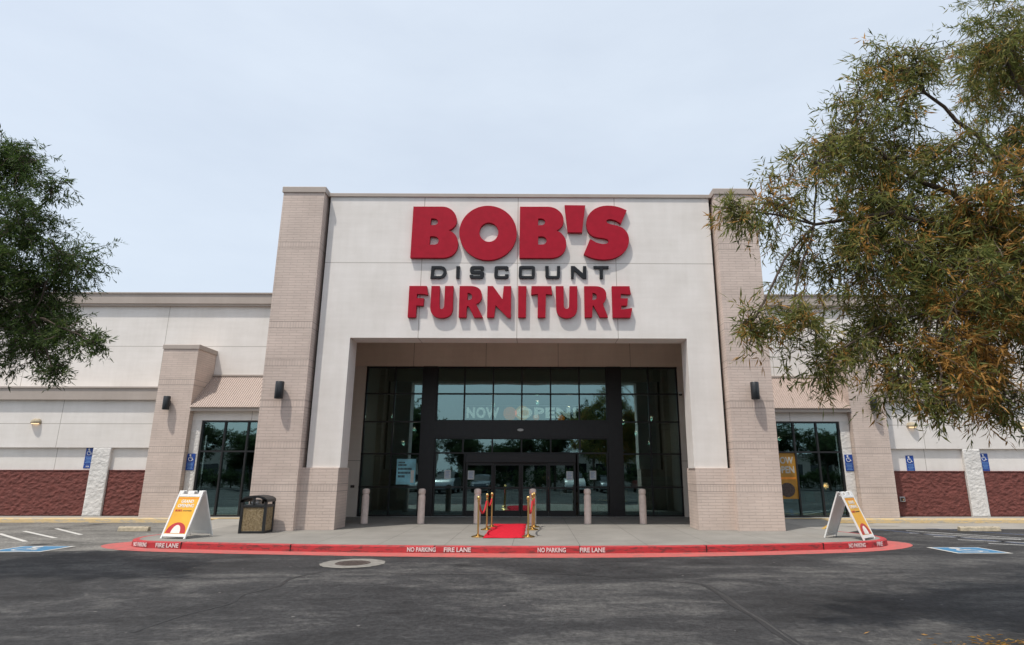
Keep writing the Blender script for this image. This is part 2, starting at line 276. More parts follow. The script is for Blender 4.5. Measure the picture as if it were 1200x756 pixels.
# ------------------------------------------------------------------ mesh helpers
class MB:
    def __init__(s): s.v = []; s.f = []
    def add(s, vs, fs):
        o = len(s.v); s.v += [tuple(x) for x in vs]; s.f += [tuple(i+o for i in f) for f in fs]; return s
    def box(s, x0, x1, y0, y1, z0, z1):
        vs = [(x, y, z) for z in (z0, z1) for y in (y0, y1) for x in (x0, x1)]
        return s.add(vs, [(0, 2, 3, 1), (4, 5, 7, 6), (0, 1, 5, 4), (2, 6, 7, 3), (0, 4, 6, 2), (1, 3, 7, 5)])
    def prism(s, poly, axis, a, b):
        """poly: 2-D outline, extruded along axis from a to b"""
        def P(q, t):
            if axis == 'x': return (t, q[0], q[1])
            if axis == 'y': return (q[0], t, q[1])
            return (q[0], q[1], t)
        k = len(poly); vs = [P(q, a) for q in poly]+[P(q, b) for q in poly]
        fs = [tuple(range(k)), tuple(range(2*k-1, k-1, -1))]+[(i, (i+1) % k, k+(i+1) % k, k+i) for i in range(k)]
        return s.add(vs, fs)
    def lathe(s, prof, n=20, cx=0, cy=0, cz=0):
        vs = []; k = len(prof)
        for r, z in prof:
            for i in range(n): a = 2*math.pi*i/n; vs.append((cx+r*math.cos(a), cy+r*math.sin(a), cz+z))
        fs = [(j*n+i, j*n+(i+1) % n, (j+1)*n+(i+1) % n, (j+1)*n+i) for j in range(k-1) for i in range(n)]
        fs += [tuple(range(n-1, -1, -1)), tuple((k-1)*n+i for i in range(n))]
        return s.add(vs, fs)
    def tube(s, pts, rad, n=8, closed=False):
        pts = [Vector(p) for p in pts]; k = len(pts); vs = []
        if not isinstance(rad, (list, tuple)): rad = [rad]*k
        for i, p in enumerate(pts):
            if closed: t = pts[(i+1) % k]-pts[i-1]
            else: t = pts[min(i+1, k-1)]-pts[max(i-1, 0)]
            t.normalize(); a = t.orthogonal().normalized() if i == 0 else (prev-t*prev.dot(t)).normalized()
            prev = a; b = t.cross(a)
            for j in range(n): q = 2*math.pi*j/n; vs.append(p+(a*math.cos(q)+b*math.sin(q))*rad[i])
        rng = k if closed else k-1
        fs = [(i*n+j, i*n+(j+1) % n, ((i+1) % k)*n+(j+1) % n, ((i+1) % k)*n+j) for i in range(rng) for j in range(n)]
        if not closed: fs += [tuple(range(n-1, -1, -1)), tuple((k-1)*n+j for j in range(n))]
        return s.add(vs, fs)
    def xf(s, mat): s.v = [tuple(mat @ Vector(v)) for v in s.v]; return s
    def build(s, name, mat, parent=None, smooth=False, bevel=0, weld=True):
        me = bpy.data.meshes.new(name); me.from_pydata(s.v, [], s.f); me.validate()
        bm = bmesh.new(); bm.from_mesh(me); bmesh.ops.recalc_face_normals(bm, faces=bm.faces); bm.to_mesh(me); bm.free()
        me.materials.append(M[mat]); o = bpy.data.objects.new(name, me); col.objects.link(o)
        if parent: o.parent = parent
        if smooth: me.shade_smooth(); me.set_sharp_from_angle(angle=R(40))
        if bevel:
            b = o.modifiers.new('bevel', 'BEVEL'); b.width = bevel; b.segments = 2; b.limit_method = 'ANGLE'
        return o
def tag(o, label=None, cat=None, group=None, kind=None):
    for k, v in (('label', label), ('category', cat), ('group', group), ('kind', kind)):
        if v: o[k] = v
    return o
def empty(name, loc=(0, 0, 0), rz=0, label=None, cat=None, group=None):
    o = bpy.data.objects.new(name, None); o.empty_display_size = .2; o.location = loc; o.rotation_euler = (0, 0, rz); col.objects.link(o)
    return tag(o, label, cat, group)
def copy_tree(o, parent=None):
    c = o.copy(); col.objects.link(c)
    if parent: c.parent = parent
    for ch in list(o.children): copy_tree(ch, c)
    return c
def box(name, mat, parent, *a, bevel=0): return MB().box(*a).build(name, mat, parent, bevel=bevel)
def curve_mesh(obj_):
    dg = bpy.context.evaluated_depsgraph_get(); me = bpy.data.meshes.new_from_object(obj_.evaluated_get(dg)); return me
def text_obj(name, s, mat, parent, height, width=None, depth=.002, bold=0., loc=(0, 0, 0), rot=(R(90), 0, 0), align='CENTER', spacing=1.):
    """lettering as mesh: cap height, optional forced width, faces -Y by default"""
    cu = bpy.data.curves.new('tmp', 'FONT'); cu.body = s; cu.size = 1; cu.offset = bold; cu.extrude = depth/2; cu.align_x = align; cu.space_character = spacing; cu.resolution_u = 3
    t = bpy.data.objects.new('tmp', cu); col.objects.link(t); bpy.context.view_layer.update()
    me = curve_mesh(t); bpy.data.objects.remove(t)
    xs = [v.co.x for v in me.vertices]; ys = [v.co.y for v in me.vertices]
    x0, x1, y0, y1 = min(xs), max(xs), min(ys), max(ys); sy = height/(y1-y0); sxx = width/(x1-x0) if width else sy
    cxx = (x0+x1)/2 if align == 'CENTER' else x0
    for v in me.vertices: v.co.x = (v.co.x-cxx)*sxx; v.co.y = (v.co.y-y0)*sy
    me.name = name; me.materials.clear(); me.materials.append(M[mat]); o = bpy.data.objects.new(name, me); col.objects.link(o); o.location = loc; o.rotation_euler = rot
    if parent: o.parent = parent
    return o
def path_pts(d, n=10):
    tk = d.split(); i = 0; out = []; cur = []; p = None
    while i < len(tk):
        c = tk[i]; i += 1
        if c == 'M': cur = [(float(tk[i]), float(tk[i+1]))]; i += 2
        elif c == 'L': cur.append((float(tk[i]), float(tk[i+1]))); i += 2
        elif c == 'C':
            a = [float(q) for q in tk[i:i+6]]; i += 6; p0 = cur[-1]
            for k in range(1, n+1):
                t = k/n; cur.append(tuple((1-t)**3*p0[j]+3*(1-t)**2*t*a[j]+3*(1-t)*t*t*a[2+j]+t**3*a[4+j] for j in (0, 1)))
        elif c == 'Z': out.append(cur)
    return out
def shape_obj(name, contours, fn, y_front, depth, mat, sidemat, parent):
    """filled 2-D outline with holes, extruded in +Y from y_front"""
    cu = bpy.data.curves.new('tmp', 'CURVE'); cu.dimensions = '2D'; cu.fill_mode = 'BOTH'; cu.extrude = depth/2
    for c in contours:
        sp = cu.splines.new('POLY'); sp.points.add(len(c)-1); sp.use_cyclic_u = True
        for i, q in enumerate(c): x, z = fn(*q); sp.points[i].co = (x, z, 0, 1)
    t = bpy.data.objects.new('tmp', cu); col.objects.link(t); bpy.context.view_layer.update(); me = curve_mesh(t); bpy.data.objects.remove(t)
    for v in me.vertices: x, z, d = v.co; v.co = (x, y_front+depth/2-d, z)
    bm = bmesh.new(); bm.from_mesh(me); bmesh.ops.recalc_face_normals(bm, faces=bm.faces)
    for f in bm.faces: f.material_index = 0 if abs(f.normal.y) > .7 else 1; f.smooth = False
    bm.to_mesh(me); bm.free()
    me.materials.clear(); me.materials.append(M[mat]); me.materials.append(M[sidemat]); me.name = name
    o = bpy.data.objects.new(name, me); col.objects.link(o); o.parent = parent; return o
def catmull(P, n=8):
    out = []
    for i in range(len(P)-1):
        p0 = P[max(i-1, 0)]; p1 = P[i]; p2 = P[i+1]; p3 = P[min(i+2, len(P)-1)]
        for k in range(n):
            t = k/n; out.append(tuple(.5*((2*p1[j])+(-p0[j]+p2[j])*t+(2*p0[j]-5*p1[j]+4*p2[j]-p3[j])*t*t+(-p0[j]+3*p1[j]-3*p2[j]+p3[j])*t**3) for j in range(len(p1))))
    out.append(tuple(P[-1])); return out
def sheet(name, poly, z, mat, parent=None, kind='structure'):
    o = MB().add([(x, y, z) for x, y in poly], [tuple(range(len(poly)))]).build(name, mat, parent)
    if kind and not parent: o['kind'] = kind
    return o
G = -.15   # level of the parking lot; 0 is the sidewalk

# ------------------------------------------------------------------ the ground
gm = MB(); gx = [-400, -60, -20, 0, 20, 60, 400]; gy = [-400, -60, -20, 0, 10, 24, 60, 400]
for j in range(len(gy)-1):
    for i in range(len(gx)-1):
        gm.add([(gx[i], gy[j], G), (gx[i+1], gy[j], G), (gx[i+1], gy[j+1], G), (gx[i], gy[j+1], G)], [(0, 1, 2, 3)])
ground = tag(gm.build('asphalt_ground', 'asphalt'), kind='structure')
LP = [(-40, 14.0), (-13, 14.25), (-11.2, 14.18), (-10.4, 14.4), (-9.75, 14.52), (-9.0, 14.45), (-8.6, 16), (-8.6, 22.2), (-40, 22.2)]
sheet('parking_pavement', LP, G+.004, 'pavement_light')
sheet('gutter_strip', [(8.2, 20.0), (40, 19.9), (40, 22.2), (8.2, 22.2)], G+.004, 'plain_concrete')

KF = catmull([(-9.0, 17.6), (-9.42, 16.5), (-9.38, 15.75), (-9.05, 15.25), (-8.45, 14.97), (-7.0, 14.72), (-5.18, 14.42), (-2.6, 14.17), (0, 14.06), (2.4, 14.09), (4.9, 14.31), (7.0, 14.68), (8.3, 15.02), (9.05, 15.45), (9.4, 16.1), (9.35, 16.9), (8.9, 17.9)], 8)
def offs(P, d):
    out = []
    for i, p in enumerate(P):
        a = Vector(P[max(i-1, 0)]); b = Vector(P[min(i+1, len(P)-1)]); t = (b-a).normalized(); out.append((p[0]+t.y*d, p[1]-t.x*d))
    return out
# raised sidewalk in front of the entrance, kerb round its outer edge
inner = offs(KF, -.15)
walk = inner+[(8.7, 18.3), (8.7, 22.38), (8.4, 23.2), (6.2, 23.6), (-6.2, 23.6), (-8.4, 23.2), (-8.7, 22.38), (-8.7, 18.0)]
def strip(name, A, za, B, zb, mat, parent=None):
    mb = MB(); k = len(A); mb.add([(x, y, za) for x, y in A]+[(x, y, zb) for x, y in B], [(i, i+1, k+i+1, k+i) for i in range(k-1)])
    return mb.build(name, mat, parent, smooth=True)
def tri_fill(poly, z, name, mat):
    bm = bmesh.new(); vs = [bm.verts.new((x, y, z)) for x, y in poly]; es = [bm.edges.new((vs[i], vs[(i+1) % len(vs)])) for i in range(len(vs))]
    bmesh.ops.triangle_fill(bm, use_beauty=True, edges=es); me = bpy.data.meshes.new(name); bmesh.ops.recalc_face_normals(bm, faces=bm.faces)
    for f in bm.faces:
        if f.normal.z < 0: f.normal_flip()
    bm.to_mesh(me); bm.free(); me.materials.append(M[mat]); o = bpy.data.objects.new(name, me); col.objects.link(o); return tag(o, kind='structure')
tri_fill(walk, 0, 'sidewalk', 'sidewalk_concrete')
kb = MB(); K = len(KF); rings = [(KF, G-.02), (offs(KF, -.012), -.018), (offs(KF, -.03), -.002), (inner, 0.001)]
kb.add([(x, y, z) for P, z in rings for x, y in P], [(r*K+i, r*K+i+1, (r+1)*K+i+1, (r+1)*K+i) for r in range(3) for i in range(K-1)])
kerb = tag(kb.build('kerb', 'kerb_red', smooth=True), kind='structure')
go = [(-9.05, 17.2), (-9.9, 16.2), (-10.0, 15.55), (-9.5, 14.95), (-8.6, 14.50), (-7.0, 14.15), (-4.96, 13.85), (-2.4, 13.56), (0, 13.41), (2.4, 13.43), (4.7, 13.68), (6.6, 14.02), (7.9, 14.36), (9.0, 14.85), (9.8, 15.6), (9.9, 16.4), (9.0, 17.6)]
strip('gutter_pan', KF, G+.008, catmull(go, 8), G+.006, 'gutter_red')['kind'] = 'structure'
# expansion joints in the kerb
def kerb_at(x):
    for i in range(len(KF)-1):
        a, b = KF[i], KF[i+1]
        if a[0] <= x <= b[0] and a[1] < 15.6: t = (x-a[0])/(b[0]-a[0]); return (x, a[1]+(b[1]-a[1])*t), math.atan2(b[1]-a[1], b[0]-a[0])
jm = MB()
for x in (-5.0, -1.72, 1.5, 4.35, 7.2, -7.7):
    (px, py), an = kerb_at(x); q = MB().box(-.009, .009, -.004, .16, G, .003); q.xf(Matrix.Translation((px, py, 0)) @ Matrix.Rotation(an, 4, 'Z')); jm.add(q.v, q.f)
jm.build('joint', 'crack_tar', kerb)
def kerb_text(s, xc, w, mat='stencil_white'):
    mb = None; (px, py), an = kerb_at(xc)
    o = text_obj('stencil_text', s, mat, kerb, .098, w, .003, .028, (px, py-.004, G+.028), (R(90), 0, an)); o.location = (px+math.sin(an)*.006, py-math.cos(an)*.006, G+.030)
for s, x, w in (('FIRE LANE', -8.05, .60), ('NO PARKING', -1.98-.02, .64), ('FIRE LANE', -1.20, .60), ('NO PARKING', .88, .62), ('FIRE LANE', 1.78, .56), ('NO PARKING', 8.10, .50), ('NO PARKING', -8.80, .46), ('FIRE', 8.80, .24)):
    kerb_text(s, x, w)
# sidewalk along both wings with painted kerb
for sgn, nm in ((-1, 'wing_sidewalk'), (1, 'wing_sidewalk')):
    x0, x1 = sorted((sgn*8.7, sgn*40))
    tag(MB().box(x0, x1, 22.55, 23.6, G-.05, -.002).build(nm, 'plain_concrete'), kind='structure')
    tag(MB().prism([(22.26, G-.05), (22.30, -.03), (22.34, .0), (22.55, .0), (22.55, G-.05)], 'x', x0, x1).build('wing_kerb', 'kerb_yellow'), kind='structure')
# ramp flares with yellow edge paint at the right, grey ramp at the left
def slope(name, pts, mat): return tag(MB().add(pts, [tuple(range(len(pts)))]).build(name, mat), kind='structure')
slope('ramp', [(8.9, 17.9, G+.006), (10.6, 19.6, G+.006), (10.6, 22.26, -.002), (8.7, 22.26, -.002), (8.7, 18.3, -.001)], 'plain_concrete')
slope('ramp', [(-9.0, 17.6, G+.006), (-8.7, 18.0, -.001), (-8.7, 22.26, -.002), (-10.6, 22.26, -.002), (-10.6, 19.6, G+.006)], 'plain_concrete')
def ribbon(name, pts, w, z, mat, parent=None):
    c = catmull(pts, 5) if len(pts) > 2 else pts; return strip(name, offs(c, w/2), z, offs(c, -w/2), z, mat, parent)
mk = tag(empty('parking_markings'), kind='structure')
for a, b in (((-14.9, 18.35), (-12.49, 16.33)), ((-14.8, 19.1), (-12.36, 17.15)), ((-14.5, 19.95), (-12.33, 18.04)), ((-17.3, 18.3), (-14.6, 16.1)), ((-17.2, 19.1), (-15, 17.2))):
    ribbon('stripe', [a, b], .11, G+.009, 'line_white', mk)
for a, b, mt in (((11.97, 19.47), (14.6, 16.4), 'line_white_worn'), ((11.6, 18.7), (14.1, 16.6), 'line_white_worn'), ((11.7, 17.75), (13.5, 16.9), 'line_white_worn'), ((11.8, 16.9), (13.3, 16.1), 'line_white_worn'), ((12, 16.05), (13.2, 15.3), 'line_white_worn'),
                 ((11.2, 20.1), (13.2, 15.1), 'line_blue_worn'), ((13.1, 20.3), (16, 16.4), 'line_blue_worn')):
    ribbon('stripe', [a, b], .13, G+.005, mt, mk)
for a, b in (((9.0, 18.6), (10.4, 20.9)), ((10.4, 20.9), (12.6, 20.9)), ((9.6, 22.1), (12.4, 22.1))):
    ribbon('ramp_edge_paint', [a, b], .10, .012 if a[1] > 21 else -.02, 'line_yellow', mk).location.z = .0
ribbon('ramp_edge_paint', [(-8.9, 22.2), (-12.3, 22.2)], .16, .006, 'line_yellow', mk)

# ------------------------------------------------------------------ pictogram helper
def pictogram(name, parent, mat, s=1., y=0., flat=False, th=.004):
    """wheelchair symbol in a 1 x 1 square; in the XZ plane facing -Y, or flat on the ground"""
    mb = MB()
    def P(x, z): return (x*s, y, z*s) if not flat else (x*s, z*s, y)
    def seg(pts, w):
        c = [Vector(p) for p in pts]; L_ = []; R_ = []
        for i, p in enumerate(c):
            t = (c[min(i+1, len(c)-1)]-c[max(i-1, 0)]).normalized(); nn = Vector((-t.y, t.x))*w/2; L_.append(p+nn); R_.append(p-nn)
        k = len(c); d = th
        vs = [P(*q) for q in L_+R_]
        off = (0, -d, 0) if not flat else (0, 0, d)
        vs = vs+[tuple(a+b for a, b in zip(v, off)) for v in vs]
        for i in range(k-1):
            a, b, c2, d2 = i, i+1, k+i+1, k+i; o = 2*k
            mb.add([vs[j] for j in (a, b, c2, d2, a+o, b+o, c2+o, d2+o)], [(0, 1, 2, 3), (4, 5, 6, 7), (0, 1, 5, 4), (1, 2, 6, 5), (2, 3, 7, 6), (3, 0, 4, 7)])
    seg([(-.06+.27*math.cos(R(a)), -.14+.27*math.sin(R(a))) for a in range(115, 361, 14)], .065)
    seg([(-.10, .24), (-.07, -.04), (.16, -.04), (.26, -.30), (.36, -.27)], .075)
    seg([(-.08, .10), (.14, .10)], .06)
    seg([(-.13+.065*math.cos(R(a)), .36+.065*math.sin(R(a))) for a in range(0, 361, 30)], .13)
    return mb.build(name, mat, parent)
for cx_, cy_, an, lb in ((-11.1, 14.80, 0.0, 'blue and white accessible parking emblem painted on pale pavement at far left'), (10.48, 14.62, 0.0, 'blue and white accessible parking emblem painted on dark asphalt at far right')):
    e_ = empty('accessible_emblem', (cx_, cy_, G), an, lb, 'ground marking')
    MB().box(-.62, .62, -.55, .55, .010, .012).build('border', 'line_white', e_); MB().box(-.54, .54, -.47, .47, .014, .016).build('field', 'emblem_blue', e_)
    pictogram('symbol', e_, 'line_white', .85, .018, True, .002)
# cracks
ribbon('crack_seal', [(3.22, 10.3), (3.26, 9.6), (3.22, 8.8), (3.27, 8.1), (3.24, 7.4), (3.27, 6.5), (3.25, 5.0)], .13, G+.003, 'crack_tar', ground)
ribbon('crack_seal', [(3.24, 10.2), (3.26, 9.3), (3.245, 8.5), (3.27, 7.8), (3.25, 7.1), (3.27, 6.4), (3.26, 5.0)], .022, G+.005, 'crack_dust', ground)
ribbon('crack_seal', [(-3.3, 11.6), (-3.6, 10.9), (-3.52, 10.2), (-3.75, 9.5), (-3.66, 8.9), (-3.9, 8.2), (-4.0, 7.4)], .06, G+.003, 'crack_tar', ground)
ribbon('crack_seal', [(-3.3, 11.6), (-1.0, 11.3), (.8, 11.36), (2.8, 10.6), (3.22, 10.3)], .022, G+.003, 'crack_tar', ground)

# ------------------------------------------------------------------ the store
store = empty('store_building', (0, 18, 0), 0, 'single storey furniture store with tall white entrance portal between two beige brick pillars', 'building')
store.location = (0, 0, 0)
D1, D2, D3 = 17.67, 17.97, 23.0
# entrance portal
pm = MB(); xo, xi, zt, zo = 6.12, 5.15, 10.24, 5.57
pm.prism([(-xo, 1.71), (-xi, 1.71), (-xi, zo), (xi, zo), (xi, 1.71), (xo, 1.71), (xo, zt), (-xo, zt)], 'y', D2, 18.7)
pm.build('portal_panel', 'panel_stucco', store)
MB().prism([(17.92, 10.24), (17.92, 10.345), (17.94, 10.36), (18.8, 10.36), (18.8, 10.24)], 'x', -6.24, 6.24).build('portal_coping', 'trim_paint', store)
for sg in (-1, 1):
    a, b = sorted((sg*5.17, sg*6.30)); box('pier_base', 'brick_big', store, a, b, 17.92, 18.95, -.02, 1.712)
    # the tall pillar stands a hand's breadth in front
    a, b = sorted((sg*6.23, sg*7.53)); p_ = box('brick_pillar', 'brick_big', store, a, b, D1, 19.3, -.02, 10.245)
    MB().prism([(D1-.035, 10.245), (D1-.035, 10.42), (D1-.015, 10.44), (19.33, 10.44), (19.33, 10.245)], 'x', a-.035, b+.035).build('coping', 'trim_paint', p_)
    MB().box(sg*6.125-.001, sg*6.228+.001, 18.2, 18.6, 1.7, 10.2).build('control_joint', 'frame_black', p_)
    # tower flank
    a, b = sorted((sg*6.46, sg*7.40)); box('tower_side', 'trim_paint', store, a, b, 19.31, 30, 0, 10.2)
box('tower_roof', 'roof_membrane', store, -6.46, 6.46, 18.81, 30, 9.9, 10.0)
box('tower_back', 'wing_stucco_upper', store, -7.40, 7.40, 30.0, 30.3, 6.0, 10.2)
box('portal_back', 'trim_paint', store, -6.45, 6.45, 18.705, 18.9, 5.62, 9.88)
box('soffit', 'beige_stucco', store, -6.45, 6.45, 18.9, 23.2, 6.75, 6.85)
hw = MB(); hw.box(-6.45, 6.45, D3, D3+.2, 5.56, 6.74); hw.build('head_wall', 'beige_stucco', store)
for sg in (-1, 1):
    a, b = sorted((sg*6.0, sg*6.45)); box('side_strip', 'return_stucco', store, a, b, D3, D3+.2, -.02, 5.558)

# storefront joinery
sf = empty('storefront', (0, 0, 0)); sf.parent = store
def frame_bars(mb, vx, hz, x0, x1, z0, z1, y, w=.055, d=.12):
    for x in vx: mb.box(x-w/2, x+w/2, y, y+d, z0, z1)
    for z in hz: mb.box(x0, x1, y+.006, y+d-.006, z-w/2, z+w/2)
fm = MB()
for s_ in (-1, 1):
    a, b = sorted((s_*3.78, s_*6.0))
    frame_bars(fm, (s_*3.80, s_*4.87, s_*5.96), (.04, 1.05, 2.25, 3.44, 4.50, 5.52), a, b, 0, 5.555, D3+.03)
    c_, d_ = sorted((s_*2.05, s_*3.26)); frame_bars(fm, (s_*3.22, s_*2.12), (.04, 1.05), c_, d_, 0, 2.26, D3+.03)
frame_bars(fm, (-3.25, -2.2, -1.1, 0, 1.1, 2.2, 3.25), (4.50, 5.52, 3.48), -3.27, 3.27, 3.45, 5.555, D3+.03)
frame_bars(fm, (-3.25, -2.2, -1.1, 0, 1.1, 2.2, 3.25), (2.28, 2.82), -3.27, 3.27, 2.25, 2.85, D3+.03)
fm.build('mullion_frame', 'frame_black', sf)
cl = MB()
for s_ in (-1, 1): a, b = sorted((s_*3.26, s_*3.79)); cl.box(a, b, D3-.02, D3+.20, 0, 5.556)
cl.box(-3.26, 3.26, D3-.014, D3+.19, 2.84, 3.46); cl.build('dark_cladding', 'frame_black', sf)
def glass(parent, x0, x1, z0, z1, y):
    return MB().box(x0, x1, y, y+.012, z0, z1).build('glass_pane', 'storefront_glass', parent)
for s_ in (-1, 1):
    for (a, b) in ((3.83, 4.84), (4.90, 5.93)):
        for z0, z1 in ((.07, 1.02), (1.08, 2.22), (2.28, 3.41), (3.47, 4.47), (4.53, 5.49)):
            p0, p1 = sorted((s_*a, s_*b)); glass(sf, p0, p1, z0, z1, D3+.085)
    p0, p1 = sorted((s_*2.15, s_*3.19)); glass(sf, p0, p1, .07, 1.02, D3+.085); glass(sf, p0, p1, 1.08, 2.25, D3+.085)
for k in range(6):
    x0 = -3.25+.03+k*1.0833 if 0 else [-3.22, -2.17, -1.07, .03, 1.13, 2.23][k]; x1 = [-2.23, -1.13, -.03, 1.07, 2.17, 3.22][k]
    glass(sf, x0, x1, 3.51, 4.47, D3+.085); glass(sf, x0, x1, 4.53, 5.49, D3+.085); glass(sf, x0, x1, 2.31, 2.79, D3+.085)
# sliding entrance doors
box('door_header', 'frame_black', sf, -2.08, 2.04, D3-.06, D3+.16, 1.93, 2.25, bevel=.01)
for k, (x0, x1, yy) in enumerate(((-2.06, -1.04, .0), (-1.03, -.02, .07), (.0, 1.0, .07), (1.01, 2.02, .0))):
    dl = empty('sliding_door'); dl.parent = store
    d = MB(); y = D3+yy-.01
    for x in (x0+.035, x1-.035): d.box(x-.035, x+.035, y, y+.05, .02, 1.928)
    d.box(x0+.07, x1-.07, y+.003, y+.047, .02, .22); d.box(x0+.07, x1-.07, y+.003, y+.047, 1.83, 1.925); d.box(x0+.07, x1-.07, y+.003, y+.047, .99, 1.05)
    d.build('leaf_frame', 'frame_black', dl); MB().box(x0+.07, x1-.07, y+.02, y+.03, .22, 1.83).build('glass_pane', 'storefront_glass', dl)
MB().lathe([(.0, 0), (.05, 0), (.05, .06), (0, .06)], 12).xf(Matrix.Translation((-.04, D3-.02, 3.13)) @ Matrix.Rotation(R(90), 4, 'X') @ Matrix.Scale(2.4, 4, (1, 0, 0))).build('door_sensor', 'paper', store)
box('threshold', 'steel', store, -6.0, 6.0, D3-.05, D3+.15, .001, .018)

# wings
def rough_patch(name, x0, x1, z0, z1, y, amp, mat, parent, sc=3.0, step=.035):
    nx = int((x1-x0)/step)+1; nz_ = int((z1-z0)/step)+1; vs = []; fs = []
    for j in range(nz_+1):
        for i in range(nx+1):
            x = x0+(x1-x0)*i/nx; z = z0+(z1-z0)*j/nz_; e = min(1, 4*min(i, nx-i)/nx*3, 4*min(j, nz_-j)/nz_*3) if 0 else (0 if i in (0, nx) or j in (0, nz_) else 1)
            v = noise.ridged_multi_fractal(Vector((x*sc*1.1+5, y, z*sc*1.5)), 1.0, 2.1, 5, 1.0, 2.0)
            w = noise.noise(Vector((x*sc*2.2, y+3, z*sc*3.5)))
            vs.append((x, y-amp*(.25+.45*v+.4*w)*e, z))
    for j in range(nz_):
        for i in range(nx): a = j*(nx+1)+i; fs.append((a, a+1, a+nx+2, a+nx+1))
    return MB().add(vs, fs).build(name, mat, parent)
for sg in (-1, 1):
    def X(a, b): return sorted((sg*a, sg*b))
    a, b = X(7.41, 40); uw = box('upper_wall', 'wing_stucco_upper', store, a, b, 24.1, 24.5, 3.0, 8.23)
    MB().prism([(24.3, 8.22), (23.97, 8.22), (23.96, 8.29), (23.915, 8.31), (23.915, 8.70), (23.87, 8.72), (23.87, 8.77), (24.3, 8.77)], 'x', a, b).build('cornice', 'trim_paint', store)
    box('wing_roof', 'roof_membrane', store, a, b, 24.31, 44, 7.9, 8.0)
    # lower wall stepping forward beyond the small pillar
    a, b = X(13.76, 40); lw_ = box('lower_wall', 'wing_stucco_lower', store, a, b, 23.3, 24.098, 2.47, 4.27)
    MB().prism([(24.09, 4.26), (23.14, 4.26), (23.14, 4.69), (23.10, 4.70), (23.10, 4.76), (24.09, 4.80)], 'x', a, b).build('cornice', 'trim_paint', store)
    box('bay_wall', 'rough_white' if 0 else 'wing_stucco_lower', store, a, b, 23.42, 24.09, -.02, 2.468)
    pil = ([(15.5, 16.17), (20.4, 21.07), (25.3, 26)] if sg < 0 else [(16.80, 17.45), (20.6, 21.25), (25.3, 26)])
    edges = [13.76]+[q for pr in pil for q in pr]+[40]
    for q0, q1 in pil:
        a, b = X(q0, q1); pp = box('split_block_pilaster', 'rough_white', store, a, b, 23.302, 23.42, -.02, 2.466); rough_patch('split_face', a, b, 0, 2.46, 23.298, .018, 'rough_white', pp, 4.0)
    for q0, q1 in zip(edges[0::2], edges[1::2]):
        if q0 > 23: continue
        a, b = X(q0, q1); rough_patch('split_block_bay', a+.002, b-.002, 0.0, 1.62, 23.39, .035, 'rough_red', store, 4.2); MB().box(a, b, 23.35, 23.42, 1.62, 1.65).build('bay_cap', 'rough_red', store)
    # small pillar
    a, b = X(12.43, 13.755); sp_ = box('small_brick_pillar', 'brick_small', store, a, b, 22.76, 24.09, -.02, 6.17)
    MB().prism([(22.73, 6.17), (22.73, 6.32), (22.75, 6.34), (24.095, 6.34), (24.095, 6.17)], 'x', a-.035, b+.035).build('coping', 'trim_paint', sp_)
    # window wall and canopy between the pillars
    a, b = X(12.06, 12.42); box('window_side_wall', 'rough_white', store, a, b, 23.0, 23.3, -.02, 3.47)
    rough_patch('split_face', a, b, 0, 3.1, 22.997, .018, 'rough_white', store, 4.5)
    a, b = X(7.42, 12.42); box('window_head', 'wing_stucco_upper', store, a, b, 23.0, 24.08, 3.472, 3.95)
    a, b = X(7.42, 8.60); box('window_side_wall', 'wing_stucco_upper', store, a, b, 23.0, 23.3, -.02, 3.47)
    ca = empty('canopy'); ca.parent = store
    a, b = X(7.56, 12.425); ysl = lambda t: (22.74+1.345*t, 3.98+1.34*t)
    rb = MB(); nr = int((b-a)/.085)
    prof = []
    for i in range(nr):
        x = a+(b-a)*i/nr; w = (b-a)/nr
        prof += [(x, 0), (x+w*.45, 0), (x+w*.58, .022), (x+w*.87, .022)]
    prof.append((b, 0)); k = len(prof)
    vs = [(x, 22.70-h*.7, 3.94+h*.7) for x, h in prof]+[(x, 24.08-h*.7, 5.315+h*.7) for x, h in prof]
    vs += [(x, 22.72, 3.915) for x, h in prof]+[(x, 24.08, 5.28) for x, h in prof]
    rb.add(vs, [(i, i+1, k+i+1, k+i) for i in range(k-1)]+[(2*k+i, 2*k+i+1, i+1, i) for i in range(k-1)]+[(2*k+i, 3*k+i, 3*k+i+1, 2*k+i+1) for i in range(k-1)])
    rb.build('ribbed_roof', 'roof_metal', ca)
    box('flashing', 'trim_paint', ca, a, b, 24.0, 24.095, 5.30, 5.37)
    box('fascia', 'trim_paint', ca, a, b, 22.75, 22.80, 3.80, 3.912); box('canopy_soffit', 'trim_paint', ca, a, b, 22.80, 22.999, 3.82, 3.84)
    wd = empty('window'); wd.parent = store
    fr = MB(); p0, p1 = X(8.60, 12.06)
    frame_bars(fr, [sg*q for q in (8.63, 9.44, 10.31, 11.18, 12.03)], (.03, 2.33, 3.435), p0, p1, 0, 3.467, 23.03, .06, .13); fr.build('frame', 'frame_black', wd)
    for q0, q1 in ((8.66, 9.41), (9.47, 10.28), (10.34, 11.15), (11.21, 12.00)):
        for z0, z1 in ((.06, 2.30), (2.36, 3.405)): p0, p1 = X(q0, q1); glass(wd, p0, p1, z0, z1, 23.09)
